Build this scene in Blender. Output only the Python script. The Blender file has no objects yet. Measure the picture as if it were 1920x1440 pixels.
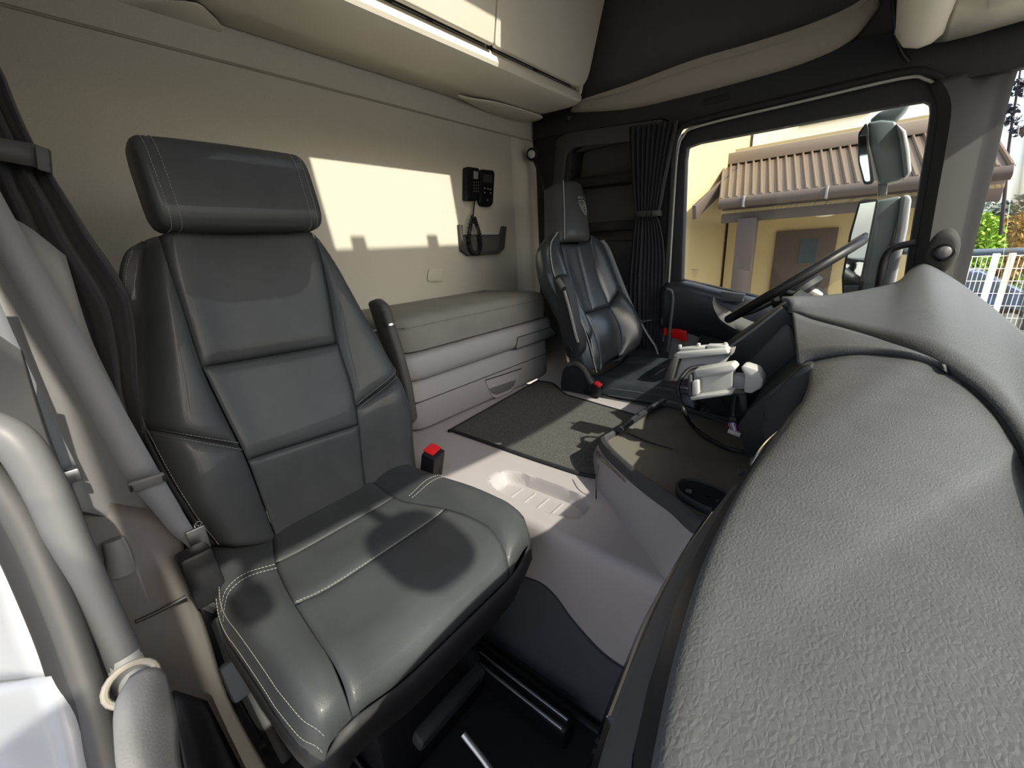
import bpy, bmesh, math, random
import numpy as np
from mathutils import Vector as V, Matrix

random.seed(4)
SC = bpy.context.scene
COL = SC.collection

# ------------------------------------------------------------------ camera
F = 770.0                       # focal length in pixels of the 1920x1440 frame
CAM = np.array([0.0, 0.0, 1.12])
def _axes(vx=(-21, 531), vy=(1640, 428)):
    a = np.array([vx[0]-960, vx[1]-720, F]); a /= np.linalg.norm(a)
    b = np.array([vy[0]-960, vy[1]-720, F]); b /= np.linalg.norm(b)
    m = (a+b)/np.linalg.norm(a+b); d = (a-b)/np.linalg.norm(a-b)
    X = -(m+d)/2**.5; Y = (m-d)/2**.5
    return np.array([X, Y, np.cross(X, Y)])
RM = _axes()
cd = bpy.data.cameras.new('camera'); cam = bpy.data.objects.new('camera', cd); COL.objects.link(cam)
cd.sensor_fit = 'HORIZONTAL'; cd.sensor_width = 36; cd.lens = F/1920*36; cd.clip_start = .005; cd.clip_end = 500
r_, u_, b_ = RM@[1, 0, 0], RM@[0, -1, 0], -(RM@[0, 0, 1])
cam.matrix_world = Matrix(((r_[0], u_[0], b_[0], CAM[0]), (r_[1], u_[1], b_[1], CAM[1]), (r_[2], u_[2], b_[2], CAM[2]), (0, 0, 0, 1)))
SC.camera = cam

# ------------------------------------------------------------------ light
SUN_DIR = V((1.0, -.10, .88)).normalized()      # towards the sun
wd = bpy.data.worlds.new('world'); SC.world = wd; wd.use_nodes = True
nt = wd.node_tree; nt.nodes.clear()
wo = nt.nodes.new('ShaderNodeOutputWorld'); bg = nt.nodes.new('ShaderNodeBackground'); sk = nt.nodes.new('ShaderNodeTexSky')
sk.sky_type = 'NISHITA'; sk.sun_disc = False; sk.sun_elevation = math.asin(SUN_DIR.z)
sk.sun_rotation = math.atan2(SUN_DIR.x, SUN_DIR.y); sk.dust_density = 4.0; sk.air_density = 1.0; sk.altitude = 100
mixw = nt.nodes.new('ShaderNodeMixRGB'); mixw.inputs[0].default_value = .20; mixw.inputs[2].default_value = (6.5, 6.3, 6.0, 1)
nt.links.new(sk.outputs[0], mixw.inputs[1]); nt.links.new(mixw.outputs[0], bg.inputs[0])
bg.inputs[1].default_value = .40; nt.links.new(bg.outputs[0], wo.inputs[0])
sd = bpy.data.lights.new('sun', 'SUN'); sun = bpy.data.objects.new('sun', sd); COL.objects.link(sun)
sd.energy = 7.6; sd.angle = math.radians(.6); sd.color = (1.0, .945, .81)
sun.rotation_euler = (-SUN_DIR).to_track_quat('-Z', 'Y').to_euler(); sun.location = (20, -1, 17)
SC.view_settings.view_transform = 'Standard'; SC.view_settings.look = 'None'
SC.view_settings.exposure = 0.0; SC.view_settings.gamma = 1.0; SC.view_settings.use_curve_mapping = False

# ------------------------------------------------------------------ pixel helpers (a pixel gives a direction, a plane gives the distance)
def ray(px, py):
    d = np.array([px-960.0, py-720.0, F]); return RM@(d/np.linalg.norm(d))
def _h(px, py, ax, v):
    d = ray(px, py); return V(CAM+d*((v-CAM[ax])/d[ax]))
def PX(px, py, x): return _h(px, py, 0, x)
def PY(px, py, y): return _h(px, py, 1, y)
def PZ(px, py, z): return _h(px, py, 2, z)
def PD(px, py, o, n):
    d = V(ray(px, py)); o = V(o); n = V(n); c = V(CAM)
    return c+d*((o-c).dot(n)/d.dot(n))

# ------------------------------------------------------------------ materials
MATS = {}
def mat(name, col, rough=.5, metal=0., bump=None, var=None, spec=.3, sheen=0., coat=0., emit=None):
    """bump = (kind, scale, strength, distance); var = (scale, amount) colour variation"""
    if name in MATS: return MATS[name]
    m = bpy.data.materials.new(name); m.use_nodes = True; n = m.node_tree.nodes; l = m.node_tree.links
    p = n['Principled BSDF']; p.inputs['Base Color'].default_value = (*col, 1); p.inputs['Roughness'].default_value = rough
    p.inputs['Metallic'].default_value = metal; p.inputs['Specular IOR Level'].default_value = spec
    if sheen: p.inputs['Sheen Weight'].default_value = sheen
    if coat: p.inputs['Coat Weight'].default_value = coat
    if emit: p.inputs['Emission Color'].default_value = (*emit[:3], 1); p.inputs['Emission Strength'].default_value = emit[3]
    tc = n.new('ShaderNodeTexCoord')
    if var:
        nz = n.new('ShaderNodeTexNoise'); nz.inputs['Scale'].default_value = var[0]; nz.inputs['Detail'].default_value = 6
        l.new(tc.outputs['Object'], nz.inputs['Vector'])
        rp = n.new('ShaderNodeMapRange'); rp.inputs[1].default_value = .3; rp.inputs[2].default_value = .7
        rp.inputs[3].default_value = 1-var[1]; rp.inputs[4].default_value = 1+var[1]
        l.new(nz.outputs[0], rp.inputs[0])
        mx = n.new('ShaderNodeMixRGB'); mx.blend_type = 'MULTIPLY'; mx.inputs[0].default_value = 1; mx.inputs[1].default_value = (*col, 1)
        l.new(rp.outputs[0], mx.inputs[2]); l.new(mx.outputs[0], p.inputs['Base Color'])
    if bump:
        kind, sc, st, di = bump
        if kind == 'noise':
            t = n.new('ShaderNodeTexNoise'); t.inputs['Scale'].default_value = sc; t.inputs['Detail'].default_value = 5; out = t.outputs[0]
        elif kind == 'voronoi':
            t = n.new('ShaderNodeTexVoronoi'); t.feature = 'DISTANCE_TO_EDGE'; t.inputs['Scale'].default_value = sc; out = t.outputs['Distance']
        elif kind == 'grain':
            mp = n.new('ShaderNodeMapping'); mp.inputs['Scale'].default_value = (1.0, .55, 1.0); nz2 = n.new('ShaderNodeTexNoise'); nz2.inputs['Scale'].default_value = sc*.5
            l.new(tc.outputs['Object'], nz2.inputs['Vector']); mv = n.new('ShaderNodeMixRGB'); mv.blend_type = 'LINEAR_LIGHT'; mv.inputs[0].default_value = .0025
            l.new(tc.outputs['Object'], mv.inputs[1]); l.new(nz2.outputs[1], mv.inputs[2]); l.new(mv.outputs[0], mp.inputs['Vector'])
            t = n.new('ShaderNodeTexVoronoi'); t.feature = 'DISTANCE_TO_EDGE'; t.inputs['Scale'].default_value = sc; l.new(mp.outputs[0], t.inputs['Vector']); out = t.outputs['Distance']
        elif kind == 'wrinkle':
            t = n.new('ShaderNodeTexVoronoi'); t.feature = 'SMOOTH_F1'; t.inputs['Scale'].default_value = sc; out = t.outputs['Distance']
        else:
            t = n.new('ShaderNodeTexWave'); t.inputs['Scale'].default_value = sc; t.bands_direction = kind[-1].upper() if kind[-1] in 'xyz' else 'X'; out = t.outputs[0]
        if kind != 'grain': l.new(tc.outputs['Object'], t.inputs['Vector'])
        b = n.new('ShaderNodeBump'); b.inputs['Strength'].default_value = st; b.inputs['Distance'].default_value = di
        l.new(out, b.inputs['Height']); l.new(b.outputs[0], p.inputs['Normal'])
    MATS[name] = m; return m

def glassmat(name, tint=(1, 1, 1), gloss=.06):
    m = bpy.data.materials.new(name); m.use_nodes = True; n = m.node_tree.nodes; l = m.node_tree.links; n.clear()
    o = n.new('ShaderNodeOutputMaterial'); t = n.new('ShaderNodeBsdfTransparent'); t.inputs[0].default_value = (*tint, 1)
    g = n.new('ShaderNodeBsdfGlossy'); g.inputs['Roughness'].default_value = .02
    mx = n.new('ShaderNodeMixShader'); lw = n.new('ShaderNodeLayerWeight'); lw.inputs[0].default_value = gloss*4
    mm = n.new('ShaderNodeMath'); mm.operation = 'MULTIPLY'; mm.inputs[1].default_value = .6
    l.new(lw.outputs['Fresnel'], mm.inputs[0]); l.new(mm.outputs[0], mx.inputs[0]); l.new(t.outputs[0], mx.inputs[1]); l.new(g.outputs[0], mx.inputs[2]); l.new(mx.outputs[0], o.inputs[0])
    MATS[name] = m; return m

LEATHER = mat('leather_black', (.043, .0455, .0490), .44, bump=('voronoi', 420, .32, .0007), var=(9, .12), spec=.18, coat=.12)
LEATHER2 = mat('leather_black_glossy', (.026, .031, .036), .30, bump=('voronoi', 380, .2, .0006), var=(14, .2), spec=.6)
THREAD = mat('stitch_thread', (.27, .265, .25), .7)
SKIRT_SHADE = mat('skirt_leather_shade', (.012, .012, .014), .55)  # seat skirt leather with the dashboard's shade put into its colour
SEAM = mat('seam_dark', (.006, .006, .007), .8)
WALLFAB = mat('wall_fabric_beige', (.48, .46, .405), .95, bump=('noise', 900, .25, .001), var=(220, .05))
PLASTB = mat('plastic_beige', (.68, .645, .56), .62, bump=('noise', 700, .08, .0006), var=(4, .03))
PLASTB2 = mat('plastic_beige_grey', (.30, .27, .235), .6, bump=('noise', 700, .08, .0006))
TAUPE = mat('plastic_taupe', (.28, .265, .265), .55, bump=('noise', 900, .07, .0005), var=(3, .03))
TAUPE2 = mat('plastic_taupe_tunnel', (.315, .290, .295), .55, bump=('noise', 900, .07, .0005), var=(5, .03))
GREYFAB = mat('mattress_fabric_grey', (.19, .185, .17), .95, bump=('noise', 1100, .3, .001), var=(10, .08))
DARK = mat('plastic_charcoal', (.020, .021, .024), .55, bump=('noise', 800, .08, .0005))
DARKG = mat('plastic_dark_grey', (.055, .054, .054), .6, bump=('noise', 800, .08, .0005))
DARKB = mat('lining_dark_brown', (.085, .078, .072), .9, bump=('noise', 900, .2, .0008))
BLACK = mat('plastic_black', (.010, .010, .012), .45)
GLOSSB = mat('plastic_black_gloss', (.008, .008, .01), .18)
SATIN = mat('plastic_satin_grey', (.10, .10, .105), .4)
MIDG = mat('plastic_mid_grey', (.20, .195, .195), .55, bump=('noise', 800, .08, .0005))
DASH = mat('dash_textured_grey', (.067, .0685, .071), .50, bump=('grain', 270, .5, .0014), var=(30, .06))
CARPET = mat('carpet_charcoal', (.12, .118, .112), 1.0, bump=('noise', 1600, 1.0, .004), var=(420, .6), spec=.1)
RUBBER = mat('rubber_black', (.016, .016, .017), .7)
CHROME = mat('chrome', (.75, .76, .78), .12, 1.0)
STEEL = mat('steel', (.45, .45, .45), .35, 1.0)
RED = mat('plastic_red', (.62, .015, .02), .4)
REDL = mat('reflector_red', (.75, .012, .012), .15, coat=.5)
WEB = mat('belt_webbing', (.16, .165, .18), .6, bump=('wave_x', 90, .1, .0006), spec=.35)
WEBD = mat('belt_webbing_dark', (.035, .036, .036), .75)
CURT = mat('curtain_cloth', (.020, .019, .024), .9, bump=('noise', 600, .15, .0008), sheen=.1)
WHITE = mat('paint_white', (.27, .28, .30), .35, coat=.2)
LIGHTG = mat('plastic_light_grey', (.36, .36, .35), .5)
PASTEL = mat('plaster_cream', (.42, .35, .20), .9, var=(2, .03))
ROOFM = mat('roof_sheet_brown', (.135, .10, .072), .55)
BROWN = mat('wood_brown', (.075, .058, .05), .6)
GLASS = glassmat('window_glass', (.97, .99, .98), .05)
HATCHG = glassmat('hatch_glass', (1, 1, .98), .05)
MIRROR = mat('mirror_glass', (.85, .87, .88), .03, 1.0)

# ------------------------------------------------------------------ object helpers
def tag(o, label=None, cat=None, group=None, kind=None):
    if label: o['label'] = label
    if cat: o['category'] = cat
    if group: o['group'] = group
    if kind: o['kind'] = kind
    return o
def thing(name, label, cat, loc, group=None):
    o = bpy.data.objects.new(name, None); COL.objects.link(o); o.location = loc; o.empty_display_size = .05
    return tag(o, label, cat, group)
def obj(name, verts, faces, m, parent=None, smooth=True, auto=40):
    me = bpy.data.meshes.new(name); me.from_pydata([tuple(v) for v in verts], [], faces); me.update()
    o = bpy.data.objects.new(name, me); COL.objects.link(o)
    if m: me.materials.append(m)
    if parent: attach(o, parent)
    if smooth:
        me.shade_smooth()
        if auto: me.set_sharp_from_angle(angle=math.radians(auto))
    return o
def attach(o, parent):
    o.parent = parent
    p = parent; off = V((0, 0, 0))
    while p: off += p.location; p = p.parent
    o.location = -off
def from_bm(name, bm, m, parent=None, smooth=True, auto=40):
    me = bpy.data.meshes.new(name); bm.normal_update(); bm.to_mesh(me); bm.free()
    o = bpy.data.objects.new(name, me); COL.objects.link(o)
    if m: me.materials.append(m)
    if parent: attach(o, parent)
    if smooth: me.shade_smooth(); me.set_sharp_from_angle(angle=math.radians(auto))
    return o
def bev(bm, w, seg=2, ang=30):
    if w <= 0: return
    es = [e for e in bm.edges if len(e.link_faces) == 2 and e.calc_face_angle(0) > math.radians(ang)]
    bmesh.ops.bevel(bm, geom=es, offset=w, segments=seg, profile=.5, affect='EDGES', clamp_overlap=True)
def box(name, c, s, m, parent=None, bevel=.004, seg=2, rot=None):
    bm = bmesh.new(); bmesh.ops.create_cube(bm, size=1)
    bmesh.ops.scale(bm, vec=s, verts=bm.verts)
    bev(bm, bevel, seg)
    M = Matrix.Translation(V(c))
    if rot is not None: M = M@(rot.to_4x4() if hasattr(rot, 'to_4x4') else Matrix.Rotation(rot, 4, 'Z'))
    bmesh.ops.transform(bm, matrix=M, verts=bm.verts)
    return from_bm(name, bm, m, parent)
def prism(name, pts, ext, m, parent=None, bevel=.004, seg=2, smooth=True, sub=0):
    """closed 3-D outline extruded along ext"""
    bm = bmesh.new(); vs = [bm.verts.new(V(p)) for p in pts]; f = bm.faces.new(vs); bm.normal_update()
    ext = V(ext)
    r = bmesh.ops.extrude_face_region(bm, geom=[f]); nv = [g for g in r['geom'] if isinstance(g, bmesh.types.BMVert)]
    bmesh.ops.translate(bm, vec=ext, verts=nv); bmesh.ops.recalc_face_normals(bm, faces=bm.faces)
    bev(bm, bevel, seg)
    return from_bm(name, bm, m, parent, smooth)
def hull(name, pts, m, parent=None, bevel=.004, seg=2):
    bm = bmesh.new()
    for p in pts: bm.verts.new(V(p))
    bmesh.ops.convex_hull(bm, input=bm.verts)
    bmesh.ops.dissolve_limit(bm, angle_limit=math.radians(4), verts=bm.verts, edges=bm.edges)
    bev(bm, bevel, seg, 12)
    return from_bm(name, bm, m, parent)
def smooth_path(pts, n=8, closed=False):
    P = [V(p) for p in pts]; out = []; N = len(P)
    if N < 3 and not closed:
        return [P[0].lerp(P[1], i/n) for i in range(n+1)]
    rng = range(N if closed else N-1)
    for i in rng:
        p0 = P[i-1] if (i > 0 or closed) else P[0]*2-P[1]; p1 = P[i]; p2 = P[(i+1) % N]
        p3 = P[(i+2) % N] if (i+2 < N or closed) else P[-1]*2-P[-2]
        for k in range(n):
            t = k/n
            out.append(.5*((2*p1)+(p2-p0)*t+(2*p0-5*p1+4*p2-p3)*t*t+(3*p1-p0-3*p2+p3)*t**3))
    if not closed: out.append(P[-1])
    return out
def tube(name, pts, r, m, parent=None, seg=10, n=8, closed=False, smoothp=True, flat=1.0, ref=(0, 0, 1)):
    P = smooth_path(pts, n, closed) if smoothp else [V(p) for p in pts]
    vs = []; fs = []; N = len(P); prev = None
    for i, p in enumerate(P):
        a = P[(i+1) % N] if (i+1 < N or closed) else P[i]; b = P[i-1] if (i > 0 or closed) else P[i]
        t = (a-b).normalized(); rf = V(ref) if abs(t.dot(V(ref))) < .95 else V((1, 0, 0))
        if prev is None: s = t.cross(rf).normalized()
        else: s = (prev-t*prev.dot(t)).normalized()
        prev = s; u = t.cross(s)
        rr = r(i/(N-1)) if callable(r) else r
        for k in range(seg):
            an = 2*math.pi*k/seg; vs.append(p+s*math.cos(an)*rr+u*math.sin(an)*rr*flat)
    for i in range(N if closed else N-1):
        for k in range(seg):
            j = (i+1) % N; fs.append((i*seg+k, i*seg+(k+1) % seg, j*seg+(k+1) % seg, j*seg+k))
    if not closed: fs += [tuple(range(seg-1, -1, -1)), tuple((N-1)*seg+k for k in range(seg))]
    return obj(name, vs, fs, m, parent)
def grid(name, rows, m, parent=None, thick=0., sub=0, closed=False, auto=60, flip=False):
    """rows of equal length -> surface; thick adds depth along -normal (solidify)"""
    nr, nc = len(rows), len(rows[0]); vs = [V(p) for r in rows for p in r]; fs = []
    for i in range(nr-1):
        for j in range(nc if closed else nc-1):
            k = (j+1) % nc; f = (i*nc+j, i*nc+k, (i+1)*nc+k, (i+1)*nc+j); fs.append(f[::-1] if flip else f)
    o = obj(name, vs, fs, m, parent, auto=auto)
    if thick:
        md = o.modifiers.new('thickness', 'SOLIDIFY'); md.thickness = abs(thick); md.offset = -1 if thick > 0 else 1
    if sub:
        md = o.modifiers.new('subdivision', 'SUBSURF'); md.levels = sub; md.render_levels = sub
    return o
def ribbon(name, pts, wv, m, parent=None, thick=.0015, n=8):
    """a flat band; pts = centre line, wv = half-width vectors per point (or one)"""
    P = smooth_path(pts, n); N = len(P)
    W = smooth_path(wv, n) if isinstance(wv, list) else [V(wv)]*N
    rows = [[p-w, p, p+w] for p, w in zip(P, W)]
    return grid(name, rows, m, parent, thick=thick, auto=80)
def disc(name, c, nrm, r, h, m, parent=None, seg=28, bevel=.002, prof=None):
    """a lathe about nrm: prof = [(radius, height)...]"""
    nrm = V(nrm).normalized(); q = nrm.to_track_quat('Z', 'Y'); c = V(c)
    prof = prof or [(0, 0), (r-bevel, 0), (r, bevel), (r, h-bevel), (r-bevel, h), (0, h)]
    vs = []; fs = []
    for (rr, hh) in prof:
        for k in range(seg):
            a = 2*math.pi*k/seg; vs.append(c+q@V((max(rr, 1e-5)*math.cos(a), max(rr, 1e-5)*math.sin(a), hh)))
    for i in range(len(prof)-1):
        for k in range(seg): fs.append((i*seg+k, i*seg+(k+1) % seg, (i+1)*seg+(k+1) % seg, (i+1)*seg+k))
    return obj(name, vs, fs, m, parent)
def rounded(pts, r, n=4):
    """round the corners of a planar closed 3-D outline"""
    P = [V(p) for p in pts]; out = []; N = len(P)
    for i in range(N):
        p, a, b = P[i], P[i-1], P[(i+1) % N]
        rr = r[i] if isinstance(r, (list, tuple)) else r
        ra = min(rr, (a-p).length*.48); rb = min(rr, (b-p).length*.48)
        A = p+(a-p).normalized()*ra; B = p+(b-p).normalized()*rb
        if rr <= 0: out.append(p); continue
        for k in range(n+1):
            t = k/n; out.append(A*(1-t)**2+p*2*t*(1-t)+B*t*t)
    return out
def plate_hole(name, outer, inner, ext, m, parent=None, bevel=.003):
    """ring between two outlines with the same number of points, extruded"""
    n = len(outer); O = [V(p) for p in outer]; I = [V(p) for p in inner]; e = V(ext)
    vs = O+I+[p+e for p in O]+[p+e for p in I]; fs = []
    for k in range(n):
        j = (k+1) % n
        fs += [(k, j, n+j, n+k), (2*n+k, 3*n+k, 3*n+j, 2*n+j), (k, 2*n+k, 2*n+j, j), (n+k, n+j, 3*n+j, 3*n+k)]
    bm = bmesh.new(); bv = [bm.verts.new(v) for v in vs]
    for f in fs: bm.faces.new([bv[i] for i in f])
    bmesh.ops.recalc_face_normals(bm, faces=bm.faces); bev(bm, bevel, 2, 50)
    return from_bm(name, bm, m, parent)
def struct(o, label, cat, kind='structure'):
    return tag(o, label, cat, kind=kind)
def text(name, s, loc, rot, size, m, parent=None, ext=.0004):
    cu = bpy.data.curves.new(name, 'FONT'); cu.body = s; cu.size = size; cu.extrude = ext; cu.align_x = 'CENTER'; cu.align_y = 'CENTER'
    t = bpy.data.objects.new(name, cu); COL.objects.link(t); dg = bpy.context.evaluated_depsgraph_get()
    me = bpy.data.meshes.new_from_object(t.evaluated_get(dg)); bpy.data.objects.remove(t)
    o = bpy.data.objects.new(name, me); COL.objects.link(o); me.materials.clear(); me.materials.append(m)
    M = Matrix.Translation(V(loc))@rot.to_4x4()
    me.transform(M)
    if parent: attach(o, parent)
    return o
def stitches(name, path, nrm, m, parent, pitch=.006, ln=.0042, r=.00042, off=.0010):
    """short thread dashes along a path, one joined mesh"""
    P = [V(p) for p in path]; L = [0]
    for a, b in zip(P, P[1:]): L.append(L[-1]+(b-a).length)
    def at(d):
        for i in range(len(P)-1):
            if d <= L[i+1]:
                t = (d-L[i])/max(1e-9, L[i+1]-L[i]); return P[i].lerp(P[i+1], t), i
        return P[-1], len(P)-2
    vs = []; fs = []; d = 0
    nf = nrm if callable(nrm) else (lambda i: V(nrm))
    while d+ln < L[-1]:
        a, i = at(d); b, j = at(d+ln); n = nf(i); n = V(n).normalized(); t = (b-a).normalized(); s = t.cross(n)
        k = len(vs); a = a+n*off; b = b+n*off
        for q in (a, b): vs += [q-s*r-n*r, q+s*r-n*r, q+s*r*.6+n*r, q-s*r*.6+n*r]
        fs += [(k, k+1, k+5, k+4), (k+1, k+2, k+6, k+5), (k+2, k+3, k+7, k+6), (k+3, k, k+4, k+7), (k+3, k+2, k+1, k), (k+4, k+5, k+6, k+7)]
        d += pitch
    o = obj(name, vs, fs, m, parent, smooth=False); o['kind'] = 'stuff'; return o
# ================================================================== the cab shell
YF, YN = 2.20, -.05            # far (driver) side wall, near (passenger) side wall
XR = -1.60                     # rear wall
ZC = 2.40                      # roof lining
fl = box('floor', (-.45, 1.07, -.02), (2.36, 2.3, .04), mat('floor_mat_black', (.012, .012, .014), .85, bump=('noise', 900, .5, .002)), bevel=0)
struct(fl, 'black floor covering of the cab under the seats', 'floor')
# rear wall: lower panel, upper panel above the piping seam, corner moulding
wr = box('wall_rear', (XR-.03, 1.07, 1.05), (.06, 2.4, 1.335), WALLFAB, bevel=.006)
struct(wr, 'beige fabric rear wall of the cab behind the bunk', 'wall')
box('upper_panel', (XR-.034, 1.07, 2.06), (.06, 2.4, .68), WALLFAB, wr, bevel=.006)
tube('piping', [(XR+.0, YN, 1.719), (XR+.0, YF, 1.719)], .004, mat('piping_beige', (.30, .27, .22), .9), wr, n=2)
rows = []
for i in range(13):
    t = i/12; yy = 2.0+.2*t; b = math.sin(math.pi*min(1, t*1.15))**2*.035+.05*max(0, t-.55)
    rows.append([(XR+b+.001, yy, z) for z in (.8, 1.0, 1.2, 1.4, 1.55, 1.66, 1.715)])
for r in rows:
    r[-1] = (XR+.002, r[-1][1], 1.715); r[-2] = (XR+(r[-2][0]-XR)*.6, r[-2][1], 1.665)
grid('corner_moulding', rows, WALLFAB, wr, flip=True)
tabp = rounded([PX(803, 503, XR+.004), PX(830, 503, XR+.004), PX(830, 527, XR+.004), PX(800, 527, XR+.004)], .012)
prism('strap_tab', tabp, (.006, 0, 0), WALLFAB, wr, bevel=.002)
# roof lining with the hatch opening
hx0, hx1, hy0, hy1 = -.68, -.163, .73, 1.415
def ringpts(a, b, c, d, z, r=0):
    p = [(a, c, z), (b, c, z), (b, d, z), (a, d, z)]
    return p
ce = plate_hole('ceiling', ringpts(-1.66, .48, -.14, 2.32, ZC), ringpts(hx0, hx1, hy0, hy1, ZC), (0, 0, .03), DARKB, bevel=0)
struct(ce, 'dark roof lining of the cab with a square hatch', 'ceiling')
hat = thing('roof_hatch', 'square glass roof hatch in the dark lining above the tunnel', 'hatch', (hx0, hy0, ZC))
plate_hole('frame', ringpts(hx0-.03, hx1+.03, hy0-.03, hy1+.03, ZC-.012), ringpts(hx0, hx1, hy0, hy1, ZC-.012), (0, 0, .012), DARK, hat, bevel=.003)
box('pane', ((hx0+hx1)/2, (hy0+hy1)/2, ZC+.02), (hx1-hx0, hy1-hy0, .006), HATCHG, hat, bevel=0)
for yy in (.84, 1.23): box('hinge_bracket', (hx1-.035, yy, ZC+.0), (.095, .065, .016), DARK, hat)
# near side: rear quarter inside skin, header above the open door, painted outside skin
wn = box('wall_right', (-1.16, YN-.02, 1.2), (.98, .04, 2.4), MIDG, bevel=.004)
struct(wn, 'grey inside skin of the near side behind the open door', 'wall')
box('door_header', (-.10, YN-.01, 2.06), (1.16, .02, .68), DARK, wn)
box('front_quarter', (.42, YN-.05, 1.2), (.10, .03, 2.4), DARK, wn)
# far side
wl = box('wall_left', (-1.225, YF+.17, 1.2), (.83, .02, 2.4), DARK, bevel=0)
struct(wl, 'dark side wall of the cab beyond the driver seat', 'wall')
def pys(lst, y): return [PY(a, b, y) for a, b in lst]
up = box('upper_lining', (-.60, YF+.055, 2.01), (2.1, .03, .78), DARKB, wl, bevel=.004)
# header strip over the door, from the niche to the windscreen
hd = [(1000, 228), (1090, 196), (1200, 180), (1420, 130), (1690, 50), (2040, 0), (2040, 100), (1905, 128), (1760, 158), (1700, 142), (1500, 188), (1290, 236), (1240, 222), (1060, 250), (1000, 262)]
prism('header_panel', pys(hd, YF-.005), (0, .05, 0), DARK, wl, bevel=.004)
# ledge moulding
topc = [(1088, 190), (1180, 158), (1300, 112), (1400, 83), (1500, 52), (1585, 18), (1640, -14)]
botc = [(1070, 212), (1180, 205), (1300, 178), (1400, 152), (1500, 122), (1590, 80), (1650, 10)]
T = smooth_path(pys(topc, YF-.03), 5); B = smooth_path(pys(botc, YF-.012), 5); rows = []
for a, b in zip(T, B):
    rows.append([a+V((0, .04, 0)), a+V((0, .008, 0)), a.lerp(b, .08)-V((0, .03, 0)), a.lerp(b, .3)-V((0, .034, 0)), a.lerp(b, .36)-V((0, .022, 0)), a.lerp(b, .75)-V((0, .018, 0)), a.lerp(b, .95)-V((0, .006, 0)), b+V((0, .03, 0))])
tr = grid('trim_1', rows, PLASTB2, thick=.006, auto=50)
struct(tr, 'grey beige ledge moulding along the top of the far side wall', 'moulding')
slot = rounded(pys([(1318, 186), (1366, 174), (1370, 186), (1318, 198)], YF-.008), .006)
prism('grip_slot', slot, (0, .006, 0), BLACK, wl, bevel=.001)
hook = tube('coat_hook', [PY(1072, 210, YF-.01), PY(1070, 219, YF-.035), PY(1066, 224, YF-.04), PY(1066, 217, YF-.045)], .006, DARKG, n=5)
tag(hook, 'small coat hook on the far wall under the overhead cabinet', 'hook')
# side panel with the storage niche
out = [(1000, 262), (1060, 246), (1245, 222), (1262, 250), (1252, 640), (1000, 640), (992, 470)]
inn = [(1072, 283), (1092, 271), (1235, 240), (1238, 260), (1236, 452), (1052, 452), (1060, 400)]
plate_hole('niche_surround', pys(out, YF), pys(inn, YF), (0, .16, 0), DARK, wl, bevel=.006)
fr = [(1046, 262), (1066, 250), (1243, 224), (1246, 240), (1240, 262), (1078, 277), (1064, 292), (1050, 440), (1032, 440)]
prism('niche_frame', pys(fr, YF), (0, -.018, 0), DARKG, wl, bevel=.005)
prism('niche_back', pys([(1060, 262), (1250, 238), (1250, 470), (1040, 470)], YF+.13), (0, .02, 0), DARKB, wl, bevel=0)
for a, b in (((1076, 334), (1240, 314)), ((1070, 420), (1240, 408))):
    p = PY(a[0], a[1], YF); q = PY(b[0], b[1], YF)
    prism('niche_shelf', [p, q, q-V((0, 0, .05)), p-V((0, 0, .05))], (0, .13, 0), BLACK, wl, bevel=.004)
lo = [(1000, 640), (1252, 640), (1245, 760), (1000, 760)]
box('lower_side_panel', (-1.18, YF+.02, .45), (.9, .05, .90), DARKG, wl, bevel=.004)

# ------------------------------------------------------------------ far door
door = thing('door_1', 'dark driver door with a large window, armrest and red reflector', 'door', (-.3, YF, .1)); door['kind'] = 'structure'
og = [(1268, 285), (1278, 250), (1310, 232), (1500, 188), (1690, 144), (1738, 146), (1762, 162), (1772, 200), (1766, 260), (1748, 360), (1728, 480), (1706, 640), (1440, 640), (1240, 560)]
ig = [(1285, 300), (1288, 276), (1310, 268), (1500, 232), (1690, 196), (1734, 189), (1744, 194), (1745, 210), (1738, 262), (1722, 360), (1702, 480), (1690, 560), (1440, 560), (1278, 524)]
plate_hole('window_frame', pys(og, YF), pys(ig, YF), (0, .05, 0), DARK, door, bevel=.006)
gl = pys(ig, YF+.025)
w1 = prism('glass_pane', gl, (0, .004, 0), GLASS, door, bevel=0, smooth=False)
tube('window_seal', pys([(1243, 640), (1252, 560), (1262, 400), (1270, 290), (1282, 254), (1312, 236), (1500, 191), (1690, 147), (1736, 149), (1759, 165), (1769, 200), (1763, 260), (1745, 360), (1725, 480), (1710, 570)], YF-.012), .0055, LIGHTG, door, n=4)
tube('door_seal', pys([(1234, 660), (1244, 560), (1256, 400), (1262, 290), (1274, 246), (1310, 226), (1500, 180), (1690, 136), (1744, 138), (1770, 158), (1782, 200), (1774, 270), (1756, 360), (1736, 480)], YF-.016), .012, RUBBER, door, n=4)
prism('glass_clip', pys([(1466, 229), (1480, 226), (1482, 236), (1468, 239)], YF+.005), (0, .015, 0), MIDG, door, bevel=.001)
# trim below the window
sill = [(1256, 530), (1290, 527), (1350, 541), (1440, 562), (1500, 575), (1640, 600)]
A = smooth_path(pys(sill, YF+.02), 4); rows = []
for i, a in enumerate(A):
    rows.append([a, a+V((0, -.06, .004)), a+V((0, -.10, -.012)), a+V((0, -.115, -.05)), a+V((0, -.105, -.19)), a+V((0, -.07, -.24)), a+V((0, -.05, -.26))])
grid('sill_trim', rows, mat('plastic_sill_sheen', (.022, .024, .03), .32, spec=.7), door, thick=.008, auto=60)
box('lower_panel', (-.30, YF-.0, .42), (.86, .08, .72), MIDG, door, bevel=.01)
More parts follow.
